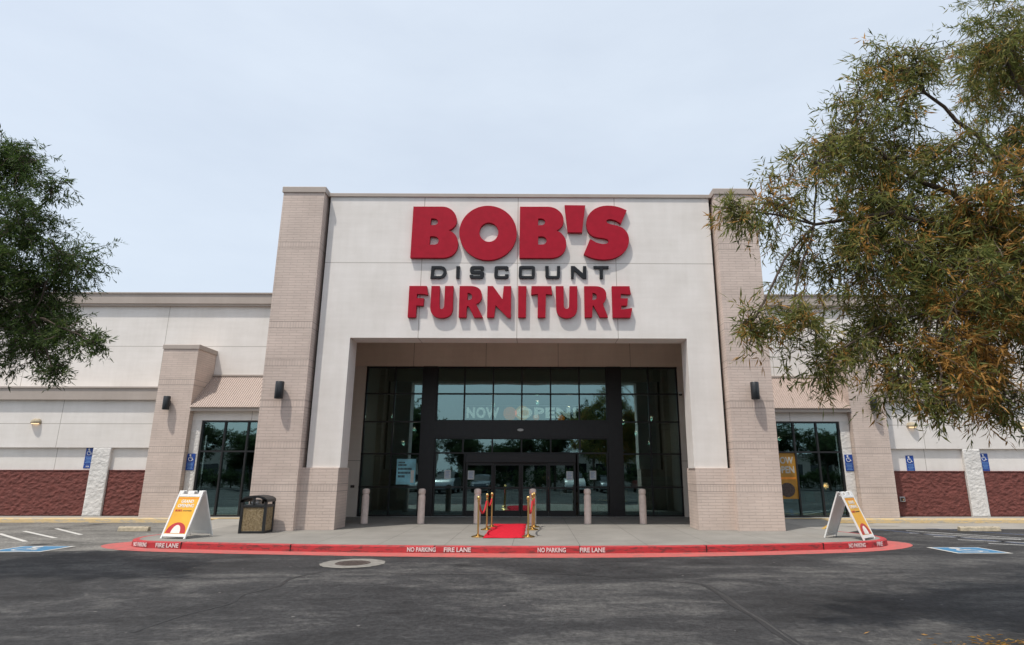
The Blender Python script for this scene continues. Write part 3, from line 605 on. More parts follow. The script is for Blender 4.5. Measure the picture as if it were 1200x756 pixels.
# the shop floor inside
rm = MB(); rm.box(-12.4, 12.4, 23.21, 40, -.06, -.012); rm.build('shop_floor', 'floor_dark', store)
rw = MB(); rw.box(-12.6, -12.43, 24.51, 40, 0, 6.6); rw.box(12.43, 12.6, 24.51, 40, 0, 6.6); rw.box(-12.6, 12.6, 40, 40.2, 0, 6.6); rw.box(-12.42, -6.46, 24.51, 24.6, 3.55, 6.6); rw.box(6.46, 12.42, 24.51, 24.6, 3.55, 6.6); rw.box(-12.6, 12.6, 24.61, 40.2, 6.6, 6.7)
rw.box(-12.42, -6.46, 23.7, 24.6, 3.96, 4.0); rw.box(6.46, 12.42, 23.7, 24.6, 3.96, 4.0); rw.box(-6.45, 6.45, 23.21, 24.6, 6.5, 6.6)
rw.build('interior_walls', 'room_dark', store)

# ------------------------------------------------------------------ sign letters
A0 = (475, 235); SC = 8.5714
fpx, pit, yaw, cxp = 704.4, R(13.95), R(.38), 631.6
def toXZ(ox, oy, D):
    def fn(a, b):
        u = ox+a/SC; v = oy+b/SC; x = (u-cxp)/fpx; up = -(v-378)/fpx
        y = math.cos(pit)-up*math.sin(pit); z = math.sin(pit)+up*math.cos(pit)
        Xd = x*math.cos(yaw)+y*math.sin(yaw); Yd = -x*math.sin(yaw)+y*math.cos(yaw); t = D/Yd
        return (.5+Xd*t, 1.6+z*t)
    return fn
def ell(cx_, cy_, rx, ry, n=56): return [(cx_+rx*math.cos(2*math.pi*i/n), cy_+ry*math.sin(2*math.pi*i/n)) for i in range(n)]
sign = empty('store_sign', (0, D2, 6), 0, 'large raised store name in three rows of red and dark letters on the white portal', 'sign'); sign.location = (0, 0, 0)
YF = D2-.13
fA, fB, fC, fD = toXZ(475, 235, YF), toXZ(605, 235, YF), toXZ(475, 304, YF), toXZ(605, 304, YF)
big = [(fA, path_pts('M 80 62 L 370 62 C 455 62 515 130 515 195 C 515 240 490 278 432 300 C 495 320 528 370 528 430 C 528 520 465 575 370 576 L 48 575 Z M 258 180 L 285 180 C 340 182 340 248 285 248 L 250 248 Z M 248 360 L 290 360 C 348 362 348 444 290 444 L 240 444 Z')),
       (fA, [ell(829, 326, 289, 273), ell(838, 318, 95, 97)]),
       (fB, path_pts('M 36 62 L 320 62 C 410 65 475 130 475 200 C 475 245 450 280 402 300 C 465 325 502 375 502 440 C 502 520 440 576 345 577 L 30 576 Z M 220 180 L 250 180 C 302 182 302 248 250 248 L 218 248 Z M 220 360 L 262 360 C 317 362 317 442 262 442 L 218 442 Z')),
       (fB, path_pts('M 484 46 L 692 48 L 660 320 L 516 318 Z')),
       (fB, path_pts('M 1108 98 C 1050 68 990 50 915 50 C 790 50 702 130 702 225 C 702 300 735 350 800 366 C 850 378 925 372 925 408 C 925 435 880 440 845 432 C 800 425 770 400 740 385 L 678 538 C 740 575 810 592 885 592 C 1020 592 1132 510 1132 400 C 1132 320 1085 270 1010 250 C 960 238 905 235 905 207 C 905 185 940 182 970 190 C 1000 196 1030 215 1050 235 Z'))]
for fn, c in big: shape_obj('red_letter', c, fn, YF, .125, 'letter_red', 'letter_red_side', sign)
mid = [(fC, 'M 262 68 L 360 68 C 435 68 430 192 350 193 L 250 193 Z M 292 94 L 350 94 C 394 94 391 167 345 168 L 284 168 Z'), (fC, 'M 512 68 L 548 68 L 542 193 L 508 193 Z'),
       (fC, 'M 680 68 L 765 68 C 792 70 794 85 788 107 L 756 107 L 754 95 L 686 95 L 682 114 L 768 116 C 792 120 794 135 788 170 C 784 190 775 193 760 193 L 668 193 C 645 190 643 175 645 156 L 680 156 L 682 167 L 750 167 L 753 146 L 672 144 C 648 140 645 120 650 92 C 655 72 665 68 680 68 Z'),
       (fC, 'M 915 68 L 1018 68 C 1035 70 1040 85 1036 110 L 1002 110 L 1002 95 L 930 95 L 926 167 L 1000 167 L 1002 148 L 1036 150 C 1038 185 1030 193 1010 193 L 912 193 C 895 190 890 180 892 160 L 896 90 C 898 72 905 68 915 68 Z'),
       (fD, 'M 45 66 L 165 66 C 185 68 188 78 188 95 L 186 165 C 184 188 176 192 160 192 L 45 192 C 27 190 22 180 24 160 L 26 92 C 27 72 32 68 45 66 Z M 57 93 L 155 93 L 154 166 L 54 166 Z'),
       (fD, 'M 290 66 L 325 66 L 326 166 L 406 166 L 410 66 L 440 66 L 438 165 C 436 188 428 192 410 192 L 315 192 C 298 190 292 182 292 165 Z'),
       (fD, 'M 548 66 L 585 66 L 668 138 L 670 66 L 702 66 L 704 192 L 668 192 L 580 112 L 576 192 L 550 192 Z'), (fD, 'M 775 66 L 928 66 L 926 92 L 872 92 L 870 192 L 838 192 L 838 92 L 778 92 Z')]
YM = D2-.06
fCm, fDm = toXZ(475, 304, YM), toXZ(605, 304, YM)
for fn, c in mid: shape_obj('dark_letter', path_pts(c, 6), fCm if fn is fC else fDm, YM, .055, 'letter_dark', 'letter_dark', sign)
low = [(fC, 'M 40 268 L 215 268 L 226 358 L 180 348 L 116 348 L 114 390 L 186 390 L 180 466 L 110 464 L 104 583 L 22 582 Z'),
       (fC, 'M 262 268 L 345 268 L 342 470 C 342 510 385 510 388 470 L 398 268 L 482 268 L 475 500 C 470 560 430 587 362 589 C 290 587 252 550 250 490 Z'),
       (fC, 'M 545 268 L 660 268 C 740 270 768 310 768 365 C 768 405 750 435 710 448 L 778 583 L 690 583 L 636 470 L 618 470 L 612 583 L 535 583 Z M 625 336 C 680 333 685 403 640 408 L 622 408 Z'),
       (fC, 'M 825 268 L 880 268 L 975 400 L 988 268 L 1062 268 L 1060 585 L 1030 585 L 905 460 L 892 582 L 820 582 Z'),
       (fD, 'M 18 268 L 102 268 L 96 582 L 18 582 Z'), (fD, 'M 152 268 L 352 268 L 360 353 L 298 347 L 294 582 L 214 582 L 216 347 L 148 353 Z'),
       (fD, 'M 395 268 L 475 268 L 478 465 C 480 508 530 508 532 465 L 535 268 L 612 268 L 614 480 C 612 555 570 588 508 588 C 440 588 405 550 402 490 Z'),
       (fD, 'M 682 268 L 800 268 C 880 272 905 315 905 360 C 905 405 885 435 868 442 L 922 580 L 840 580 L 775 462 L 768 462 L 762 580 L 688 580 Z M 765 334 C 820 330 825 403 778 406 L 765 406 Z'),
       (fD, 'M 960 268 L 1138 268 L 1150 350 L 1050 343 L 1050 390 L 1122 390 L 1115 463 L 1055 463 L 1055 502 L 1165 488 L 1148 583 L 970 583 Z')]
for fn, c in low: shape_obj('red_letter', path_pts(c), fn, YF, .125, 'letter_red', 'letter_red_side', sign)

# ------------------------------------------------------------------ lamps on the pillars
def pillar_lamp(label):
    t = empty('wall_lamp', (0, 0, 0), 0, label, 'wall lamp', 'black cylinder lamps on the brick pillars')
    MB().lathe([(.085, -.245), (.115, -.25), (.12, -.24), (.12, .24), (.112, .25), (0, .25)], 24, 0, -.19).build('shade', 'lamp_black', t, smooth=True)
    MB().box(-.05, .05, -.09, 0, -.10, .10).build('bracket', 'lamp_black', t, bevel=.01)
    MB().lathe([(.07, 0), (.07, .02)], 20, 0, -.19, -.235).build('lens', 'white_plastic', t); return t
l0 = pillar_lamp('black cylinder lamp on the tall brick pillar left of the entrance'); l0.location = (-6.93, D1, 3.90)
for x, y, z, lb in ((6.93, D1, 3.91, 'black cylinder lamp on the tall brick pillar right of the entrance'), (-13.24, 22.76, 4.08, 'black cylinder lamp on the short brick pillar left of the ribbed canopy'), (13.24, 22.76, 4.08, 'black cylinder lamp on the short brick pillar half behind tree leaves')):
    c = copy_tree(l0); c.location = (x, y, z); c['label'] = lb
def sconce(label):
    t = empty('wall_sconce', (0, 0, 0), 0, label, 'wall light', 'small cream down lights on the low wing walls')
    vs = []; n_ = 14
    prof = [(0.0, .13), (.08, .125), (.15, .09), (.185, .03), (.19, -.05)]
    mb = MB(); vs = [(r_*math.cos(math.pi*i/n_), -r_*.95*math.sin(math.pi*i/n_), z) for r_, z in prof for i in range(n_+1)]
    mb.add(vs, [(j*(n_+1)+i, j*(n_+1)+i+1, (j+1)*(n_+1)+i+1, (j+1)*(n_+1)+i) for j in range(len(prof)-1) for i in range(n_)])
    h_ = mb.build('hood', 'cream_concrete', t, smooth=True); mo = h_.modifiers.new('solid', 'SOLIDIFY'); mo.thickness = .012
    MB().box(-.11, .11, -.12, -.01, -.075, -.045).build('lens', 'sconce_glow', t); MB().box(-.12, .12, -.012, 0, -.07, .10).build('back_plate', 'cream_concrete', t); return t
s0 = sconce('small cream down light on the white wall left of the short pillar'); s0.location = (-18.5, 23.3, 3.42)
for x, lb in ((14.98, 'small cream down light on the white wall just right of the short pillar under leaves'), (19.25, 'small cream down light at the right edge of the photo')):
    c = copy_tree(s0); c.location = (x, 23.3, 3.34); c['label'] = lb

# ------------------------------------------------------------------ accessible parking signs
def ada(label, plates=3):
    t = empty('accessible_parking_sign', (0, 0, 0), 0, label, 'sign', 'blue accessible parking signs on the walls')
    H_ = [.30, .30, .15][:plates]; z = 0
    for k, h in enumerate(H_):
        pl = MB().box(-.15, .15, -.012, 0, z-h+.006, z).build('plate', 'sign_blue', t, bevel=.003)
        if k == 0: s = pictogram('symbol', pl, 'white_plastic', .27, -.0125); s.location.z = z-.15
        elif k == 1:
            b_ = MB()
            for j, w in enumerate((.24, .20, .23, .17, .22)): b_.box(-w/2, w/2, -.015, -.0121, z-.05-.05*j, z-.03-.05*j)
            b_.build('small_print', 'sign_blue_light', pl)
        else:
            text_obj('plate_text', 'VAN', 'white_plastic', pl, .06, .13, .002, .01, (0, -.0135, z-.105))
        z -= h+.004
    return t
a0 = ada('blue accessible parking sign left of the white block pilaster on the left wing', 3); a0.location = (-16.36, 23.42, 2.46)
a0.location.y = 23.418
for x, y, z, lb in ((14.80, 23.418, 2.22, 'blue accessible parking sign above the dark red wall just right of the short pillar'), (17.66, 23.418, 2.30, 'blue accessible parking sign on the right wing beyond the white block pilaster')):
    c = copy_tree(a0); c.location = (x, y, z); c['label'] = lb
a1 = ada('blue accessible parking sign beside the left shop window', 2); a1.location = (-12.44, 23.26, 2.24); a1.location = (-12.26, 22.975, 2.24)
c = copy_tree(a1); c.location = (12.24, 22.975, 2.24); c['label'] = 'blue accessible parking sign beside the right shop window'

# ------------------------------------------------------------------ bollards
def bollard(label):
    t = empty('bollard', (0, 0, 0), 0, label, 'bollard', 'pale bollards in a row before the entrance')
    MB().lathe([(.118, -.01), (.118, .0), (.112, .01), (.112, .82), (.105, .86), (.095, .875), (.095, .905), (.108, .92), (.112, .94), (.112, .99), (.108, 1.035), (.09, 1.06), (.05, 1.075), (0, 1.08)], 28).build('post', 'bollard_paint', t, smooth=True)
    MB().lathe([(.15, .0), (.15, .008), (.11, .012)], 24).build('collar', 'collar_concrete', t); return t
NB = ['leftmost pale bollard, in front of the left window beside the brick pier', 'pale bollard second from the left, in front of the left dark cladding', 'pale bollard behind the left row of brass posts', 'pale bollard behind the right row of brass posts', 'pale bollard second from the right, before the right sidelight', 'rightmost pale bollard, before the window with the white console']
b0 = bollard(NB[0])
for k, x in enumerate((-4.89, -3.10, -1.32, .44, 2.19, 3.95)):
    c = b0 if k == 0 else copy_tree(b0); c.location = (x, 20.0, 0); c['label'] = NB[k]; c.rotation_euler.z = k*.7

# ------------------------------------------------------------------ red carpet, brass posts and ropes
crp = MB(); nx, ny = 8, 40
for j in range(ny+1):
    for i in range(nx+1):
        x = -.78+1.02*i/nx+.008*math.sin(j*.7); y = 15.73+4.12*j/ny; crp.v.append((x, y, .008+.004*math.sin(j*1.3+i)*(1 if 0 < i < nx else .5)))
crp.f = [(j*(nx+1)+i, j*(nx+1)+i+1, (j+1)*(nx+1)+i+1, (j+1)*(nx+1)+i) for j in range(ny) for i in range(nx)]
cr = tag(crp.build('red_carpet', 'carpet_red', smooth=True), 'red carpet runner leading across the sidewalk to the entrance doors', 'carpet'); mo = cr.modifiers.new('solid', 'SOLIDIFY'); mo.thickness = .008
def stanchion(label):
    t = empty('brass_stanchion', (0, 0, 0), 0, label, 'rope post', 'brass rope posts along the red carpet')
    MB().lathe([(.165, 0), (.17, .012), (.15, .028), (.07, .045), (.035, .07)], 28).build('base', 'brass', t, smooth=True)
    MB().lathe([(.024, .05), (.024, .84), (.034, .845), (.034, .885), (.024, .89)], 16).build('pole', 'brass', t, smooth=True)
    MB().lathe([(.016, .885), (.03, .90), (.045, .925), (.05, .95), (.043, .98), (.022, .998), (0, 1.0)], 18).build('finial', 'brass', t, smooth=True); return t
PS = [(-.93, 16.05, 'front brass post left of the red carpet'), (-.86, 17.98, 'middle brass post left of the red carpet'), (-.78, 18.85, 'rear brass post left of the red carpet'), (.34, 16.05, 'front brass post right of the red carpet'), (.44, 17.98, 'middle brass post right of the red carpet'), (.49, 18.85, 'rear brass post right of the red carpet')]
s_0 = stanchion(PS[0][2])
for k, (x, y, lb) in enumerate(PS):
    c = s_0 if k == 0 else copy_tree(s_0); c.location = (x, y, 0); c['label'] = lb
for (i, j, lb) in ((0, 1, 'sagging red velvet rope between the front and middle posts left of the carpet'), (1, 2, 'sagging red velvet rope between the middle and rear posts left of the carpet'), (3, 4, 'sagging red velvet rope between the front and middle posts right of the carpet'), (4, 5, 'sagging red velvet rope between the middle and rear posts right of the carpet')):
    a = Vector((PS[i][0], PS[i][1], .86)); b = Vector((PS[j][0], PS[j][1], .86)); d = (b-a); L_ = d.length; sag = .34 if L_ > 1.2 else .22
    t = empty('velvet_rope', tuple(a), 0, lb, 'rope', 'red velvet ropes along the carpet')
    pts = [d*(q/16)+Vector((0, 0, -sag*(1-(2*q/16-1)**2))) for q in range(1, 16)]
    MB().tube(pts, .026, 10).build('rope', 'velvet_red', t, smooth=True)
    mb = MB()
    for e0, e1 in ((Vector((0, 0, 0)), pts[0]), (d, pts[-1])): mb.tube([e0+(e1-e0)*.2, e1+(e1-e0)*.15], .02, 10)
    mb.build('end_hook', 'brass', t, smooth=True)

# ------------------------------------------------------------------ litter bin
t = empty('litter_bin', (-7.03, 17.16, 0), 0, 'square litter bin with pebble panels and a black hooded top beside the left pillar', 'bin')
w, d = .31, .25
fr = MB()
for sx_ in (-1, 1):
    for sy in (-1, 1): fr.box(sx_*w-.035, sx_*w+.035, sy*d-.035, sy*d+.035, 0, .80)
fr.box(-w, w, -d-.02, d+.02, .0, .06); fr.box(-w-.02, w+.02, -d, d, .0, .058); fr.box(-w, w, -d-.03, d+.03, .66, .73); fr.box(-w-.03, w+.03, -d, d, .662, .728)
fr.build('frame', 'bin_black', t, bevel=.008)
box('side_panel', 'aggregate', t, -w+.035, w-.035, -d-.012, -d+.01, .06, .66); box('side_panel', 'aggregate', t, -w+.035, w-.035, d-.01, d+.012, .06, .66)
box('side_panel', 'aggregate', t, -w-.012, -w+.01, -d+.035, d-.035, .06, .66); box('side_panel', 'aggregate', t, w-.01, w+.012, -d+.035, d-.035, .06, .66)
hd = MB(); prof = [(-w-.045, .80), (-w-.03, .87), (-w+.06, .935), (-w+.2, .965), (0, .975), (w-.2, .965), (w-.06, .935), (w+.03, .87), (w+.045, .80), (w-.03, .80), (w-.05, .85), (w-.14, .895), (0, .925), (-w+.14, .895), (-w+.05, .85), (-w+.03, .80)]
k = len(prof); hd.add([(x, -d-.04, z) for x, z in prof]+[(x, d+.04, z) for x, z in prof], [(i, (i+1) % k, k+(i+1) % k, k+i) for i in range(k)])
hd.add([(-w-.03, -d-.04, .80), (w+.03, -d-.04, .80), (w+.03, -d-.04, .86), (w-.12, -d-.04, .90), (0, -d-.04, .93), (-w+.12, -d-.04, .90), (-w-.03, -d-.04, .86)], []) if 0 else None
for yy in (-d-.04, d+.02): hd.prism([(-w-.03, .86), (-w+.1, .90), (0, .925), (w-.1, .90), (w+.03, .86), (w+.03, .88), (w-.06, .935), (0, .972), (-w+.06, .935), (-w-.03, .88)], 'y', yy, yy+.02)
hd.box(-.03, .03, -d-.035, -d-.015, .73, .92); hd.box(-.03, .03, d+.015, d+.035, .73, .92)
hd.build('hood', 'bin_black', t, smooth=True)
MB().box(-w+.05, w-.05, -d+.05, d-.05, .66, .74).build('liner_rim', 'steel', t)
bl = MB(); bl.box(-.17, .05, -.12, .12, .74, .85); bl.build('liner_bag', 'white_plastic', t, bevel=.04)

# ------------------------------------------------------------------ A-frame boards
def aframe(loc, rz, label):
    t = empty('sandwich_board', loc, rz, label, 'sandwich board', 'white folding sandwich boards on the sidewalk')
    w = .35; H_ = 1.12; sp = .47
    tilt = math.atan2(sp-.03, H_)
    for s_, nm in ((1, 'front_panel'), (-1, 'back_panel')):
        m4 = (Matrix.Identity(4) if s_ > 0 else Matrix.Rotation(math.pi, 4, 'Z')) @ Matrix.Translation((0, -sp, 0)) @ Matrix.Rotation(-tilt, 4, 'X')
        L_ = math.hypot(sp-.03, H_)
        q = MB(); q.box(-w, -w+.045, -.018, .018, 0, L_); q.box(w-.045, w, -.018, .018, 0, L_)
        q.box(-w+.045, w-.045, -.016, .016, .05, .12); q.box(-w+.045, w-.045, -.016, .016, L_-.16, L_-.09); q.box(-w+.045, w-.045, -.004, .006, .12, L_-.16)
        q.box(-.09, .09, -.016, .016, L_-.09, L_-.005); q.box(-w, -w+.13, -.017, .017, L_-.09, L_); q.box(w-.13, w, -.017, .017, L_-.09, L_)
        q.xf(m4); pn = q.build(nm, 'white_plastic', t, bevel=.006)
        if s_ > 0 or 1:
            z0, z1 = .125, L_-.165; x1 = w-.05
            ps = MB().box(-x1, x1, -.009, -.0045, z0, z1).xf(m4).build('poster', 'poster_yellow', pn)
            arc = MB(); rr = x1*.93; pts = [(rr*math.cos(R(a)), z0+.01+rr*.95*math.sin(R(a))) for a in range(0, 181, 10)]
            arc.prism(pts, 'y', -.0115, -.0092).xf(m4).build('red_dome', 'poster_red', ps)
            arc = MB(); pts = [(.13*math.cos(R(a)), z0+.012+.20*math.sin(R(a))) for a in range(0, 181, 12)]
            arc.prism(pts, 'y', -.0135, -.0117).xf(m4).build('cream_shape', 'poster_white', ps)
            band = MB().box(-x1, x1, -.0105, -.0092, z1-.05, z1-.02).xf(m4).build('top_band', 'orange', ps)
            for s, z, h, wd_, mt in (('GRAND', z1-.155, .085, .36, 'poster_white'), ('OPENING', z1-.265, .085, .46, 'poster_white'), ("BOB'S", z1-.37, .052, .19, 'poster_red'), ('DISCOUNT FURNITURE', z1-.362, .024, .24, 'ink')):
                xo_ = -.15 if s == "BOB'S" else (.10 if s.startswith('DISC') else 0)
                o = text_obj('poster_text', s, mt, ps, h, wd_, .002, .03 if s.startswith('DISC') is False else .01); me = o.data
                o.matrix_local = m4 @ Matrix.Translation((xo_, -.0125, z)) @ Matrix.Rotation(R(90), 4, 'X')
    hn = MB(); hn.box(-.07, .07, -.05, .05, H_-.03, H_-.012); hn.build('hinge', 'white_plastic', t)
    st_ = MB(); st_.box(-w+.02, -w+.035, -.26, .26, .5, .52); st_.box(w-.035, w-.02, -.26, .26, .5, .52); st_.build('spreader', 'steel', t) if 0 else None
    return t
aframe((-8.23, 16.02, 0), R(-12), 'sandwich board with orange grand opening poster beside the litter bin at left')
aframe((8.36, 15.80, 0), R(42), 'sandwich board with orange grand opening poster turned sideways on the right kerb corner')

# ------------------------------------------------------------------ wheel stops, manhole, small things
for k, (x, y, an, L_, lb) in enumerate(((-11.55, 19.15, 0, .45, 'cream concrete wheel stop on the pale pavement left of the sandwich board'), (14.15, 19.35, 0, .62, 'chipped cream concrete wheel stop on the right before the yellow kerb'))):
    t = empty('wheel_stop', (x, y, G), an, lb, 'wheel stop', 'concrete wheel stops')
    MB().prism([(-.09, 0), (-.07, .10), (-.045, .135), (.045, .135), (.07, .10), (.09, 0)], 'x', -L_, L_).build('block', 'cream_concrete', t, bevel=.012)
    mb = MB(); [mb.lathe([(.018, .10), (.018, .142)], 10, sx_*L_*.7) for sx_ in (-1, 1)]; mb.build('anchor_pin', 'iron', t)
t = empty('manhole_cover', (-3.06, 12.60, G), 0, 'round iron manhole cover in a pale concrete collar on the asphalt', 'manhole cover')
c_ = MB(); ring = [(.62+.012*math.sin(i*2.3)+.008*math.sin(i*5.1)) for i in range(48)]
vs = [(r_*math.cos(2*math.pi*i/48), r_*math.sin(2*math.pi*i/48), .008) for i, r_ in enumerate(ring)]+[(.34*math.cos(2*math.pi*i/48), .34*math.sin(2*math.pi*i/48), .010) for i in range(48)]
c_.add(vs, [(i, (i+1) % 48, 48+(i+1) % 48, 48+i) for i in range(48)]); c_.build('collar', 'collar_concrete', t)
MB().lathe([(.335, .0), (.335, .014), (.31, .014), (.31, .008), (0, .008)], 40).build('cover', 'iron', t)
mb = MB()
for i in range(-4, 5):
    for j in range(-4, 5):
        if i*i+j*j < 17: mb.box(i*.065-.02, i*.065+.02, j*.065-.02, j*.065+.02, .008, .014)
mb.build('tread', 'iron', t)
t = empty('security_camera', (6.06, 22.95, 4.52), 0, 'small white dome camera high on the wall strip right of the glazing', 'camera')
MB().box(-.06, .06, -.10, .05, -.03, .05).build('mount', 'white_plastic', t, bevel=.01); MB().lathe([(0, -.10), (.05, -.085), (.07, -.04), (.07, -.028)], 18, 0, -.05).build('dome', 'screen', t, smooth=True)
t = empty('wall_outlet', (-6.21, 22.999, 1.07), 0, 'small dark outlet box on the wall strip left of the glazing', 'outlet box')
MB().box(-.07, .07, -.035, 0, -.045, .045).build('cover', 'iron', t, bevel=.006)

t = empty('hose_bib', (14.25, 23.34, .62), 0, 'small metal hose tap box on the dark red block wall behind the right sandwich board', 'wall tap')
MB().box(-.10, .10, -.05, .03, -.09, .09).build('recess_box', 'steel', t, bevel=.01); MB().box(-.07, .07, -.054, -.05, -.06, .06).build('door', 'iron', t); mb = MB(); mb.tube([(0, -.05, .0), (0, -.10, .0), (0, -.11, -.05)], .014, 8); mb.build('spout', 'brass', t)
# notices and posters behind the glass
for x, z, lb in ((-2.74, 1.50, 'white paper notice on the glass left of the doors'), (-1.86, 1.48, 'white paper notice on the leftmost sliding door'), (1.80, 1.46, 'white paper notice on the rightmost sliding door'), (2.67, 1.48, 'white paper notice on the glass right of the doors')):
    yb = D3+.01 if abs(x) < 2 else D3+.078
    yb = D3-.001+.005 if abs(x) < 2 else yb
    t = empty('paper_notice', (x, yb, z), 0, lb, 'notice', 'white paper notices on the entrance glass')
    MB().box(-.12, .12, 0, .003, -.16, .16).build('sheet', 'paper', t); mb = MB()
    for k in range(5): mb.box(-.08, .08-.03*(k % 2), -.0025, -.0005, .10-.05*k, .115-.05*k)
    mb.build('print', 'sign_blue_light', t)
t = empty('window_poster', (-4.29, D3+.078, 1.60), 0, 'pale blue poster with short black lines of text in the left window', 'poster')
MB().box(-.355, .355, 0, .004, -.46, .46).build('sheet', 'poster_blue', t); mb = MB()
for z, x0, x1, h in ((.33, -.29, -.05, .05), (.24, -.29, .02, .07), (.10, -.29, .22, .075), (-.04, -.29, .17, .075), (-.17, -.29, -.03, .08)):
    x = x0
    while x < x1: mb.box(x, min(x+.035, x1), -.004, -.001, z-h/2, z+h/2); x += .05
mb.build('lettering', 'ink', t); MB().box(.18, .30, -.003, -.0005, -.40, .05).build('figure_print', 'poster_white', t)
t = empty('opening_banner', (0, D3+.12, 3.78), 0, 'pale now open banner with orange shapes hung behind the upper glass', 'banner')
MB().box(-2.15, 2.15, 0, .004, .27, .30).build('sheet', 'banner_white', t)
for s, x, w in (('NOW', -1.48, 1.25), ('OPEN!', .95, 2.30)): text_obj('banner_text', s, 'banner_glow_lettering', t, .42, w, .004, .045, (x, -.006, -.20), spacing=1.12)
for x, z, r_, mt in ((-.45, -.02, .26, 'banner_orange_glow'), (.02, .0, .28, 'banner_yellow_glow'), (.55, -.16, .12, 'banner_orange_glow'), (1.5, -.2, .14, 'banner_orange_glow')):
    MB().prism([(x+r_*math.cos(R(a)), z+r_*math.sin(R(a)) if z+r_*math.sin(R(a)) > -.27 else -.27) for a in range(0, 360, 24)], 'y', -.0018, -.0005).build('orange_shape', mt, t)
t = empty('yellow_poster', (9.94, 23.083, 1.62), 0, 'tall yellow now open poster in the right shop window', 'poster')
MB().box(-.52, .34, 0, .005, -.98, .72).build('sheet', 'poster_amber', t)
text_obj('poster_text', 'NOW', 'poster_grey', t, .26, .70, .003, .03, (-.09, -.004, .28)); text_obj('poster_text', 'OPEN', 'poster_grey', t, .26, .72, .003, .03, (-.09, -.004, -.06))
MB().box(-.50, .30, -.003, -.0005, -.28, -.20).build('print_band', 'orange', t)
MB().prism([(-.05+.28*math.cos(R(a)), -.66+.26*math.sin(R(a))) for a in range(0, 360, 20)], 'y', -.003, -.0005).build('red_disc', 'iron', t)

# ------------------------------------------------------------------ furniture on display
def legs4(mb, w, d, h, r_=.025):
    for sx_ in (-1, 1):
        for sy in (-1, 1): mb.box(sx_*w-r_, sx_*w+r_, sy*d-r_, sy*d+r_, 0, h)
t = empty('console_table', (4.95, 24.4, 0), 0, 'tall white console with two vases in the right window', 'console')
box('top', 'wood_white', t, -.85, .85, -.22, .22, .86, 1.42); mb = MB(); mb.box(-.85, -.75, -.2, .2, 0, .86); mb.box(.75, .85, -.2, .2, 0, .86); mb.box(-.75, .75, .1, .16, 0, .86); mb.build('base', 'wood_white', t)
for x, pr, lb in ((4.75, [(.06, 0), (.10, .10), (.09, .22), (.03, .34), (.035, .42)], 'narrow necked vase on the white console'), (5.25, [(.13, 0), (.15, .03), (.15, .26), (.13, .28)], 'short round vase on the white console')):
    tag(MB().lathe(pr, 18, x, 24.35, 1.42).build('vase', 'vase', smooth=True), lb, 'vase')
def chair(loc, rz, label, mat='ink', seat='sofa_grey'):
    t = empty('dining_chair', loc, rz, label, 'chair')
    for sx_ in (-1, 1):
        for sy in (-1, 1): box('leg', mat, t, sx_*.2-.02, sx_*.2+.02, sy*.2-.02, sy*.2+.02, 0, .44 if sy < 0 else .95)
    box('seat', seat, t, -.23, .23, -.23, .23, .44, .49, bevel=.01)
    mb = MB(); mb.box(-.2, .2, .18, .22, .86, .95); mb.box(-.2, .2, .18, .22, .55, .60); [mb.box(x-.012, x+.012, .19, .21, .6, .86) for x in (-.12, -.04, .04, .12)]; mb.build('backrest', mat, t); return t
chair((4.9, 23.75, 0), R(160), 'dark spindle back chair before the console in the right window'); chair((-8.9, 24.3, 0), R(20), 'pale chair inside the left shop window', 'wood_white', 'sofa_white'); chair((-10.1, 24.9, 0), R(-30), 'pale chair deeper inside the left shop window', 'wood_white', 'sofa_white')
def sofa(loc, rz, label, w=1.0, mat='sofa_grey', cush='sofa_white'):
    t = empty('sofa', loc, rz, label, 'sofa')
    box('seat', mat, t, -w+.16, w-.16, -.42, .28, .14, .45, bevel=.05); box('backrest', mat, t, -w+.16, w-.16, .28, .46, .14, .85, bevel=.05)
    for sx_ in (-1, 1): box('armrest', mat, t, *sorted((sx_*(w-.16), sx_*w)), -.42, .46, .14, .62, bevel=.04)
    for sx_ in (-1, 1): m_ = MB().box(-.2, .2, -.06, .06, 0, .4).xf(Matrix.Translation((sx_*w*.4, .16, .46)) @ Matrix.Rotation(-.25, 4, 'X')).build('cushion', cush, t, bevel=.04)
    mb = MB(); legs4(mb, w-.1, .38, .14); mb.build('foot', 'wood', t)
sofa((10.9, 24.4, 0), 0, 'pale sofa with cushions inside the right shop window', 1.1, 'sofa_white', 'poster_blue'); sofa((-10.9, 25.6, 0), 0, 'grey sofa inside the left shop window', 1.1)
sofa((4.15-.0, 26.5, 0), R(-30), 'pale sofa with orange cushions deep behind the right window', 1.0, 'vase', 'orange'); sofa((-4.6, 26.3, 0), R(20), 'grey sofa behind the left window', 1.2, 'sofa_grey', 'sofa_white'); sofa((-7.4+2, 30, 0), 0, 'pale sofa deep in the shop on the left', 1.2, 'sofa_white', 'poster_blue'); sofa((1.5, 31, 0), 0, 'grey sofa facing the doors deep in the shop', 1.2)
t = empty('easel', (-9.3, 23.9, .0), R(8), 'white easel frame standing in the left shop window', 'easel')
mb = MB(); mb.tube([(-.25, 0, 0), (-.1, .05, 1.7)], .02, 6); mb.tube([(.25, 0, 0), (.1, .05, 1.7)], .02, 6); mb.tube([(0, .5, 0), (0, .07, 1.65)], .02, 6); mb.build('leg', 'wood_white', t); mb = MB(); mb.box(-.25, .25, -.03, .02, .95, 1.0); mb.box(-.18, .18, -.03, .02, 1.5, 1.54); mb.build('rail', 'wood_white', t)
t = empty('picture_frame', (-9.75, 23.75, 0), R(-6), 'white empty picture frame leaning low in the left shop window', 'frame')
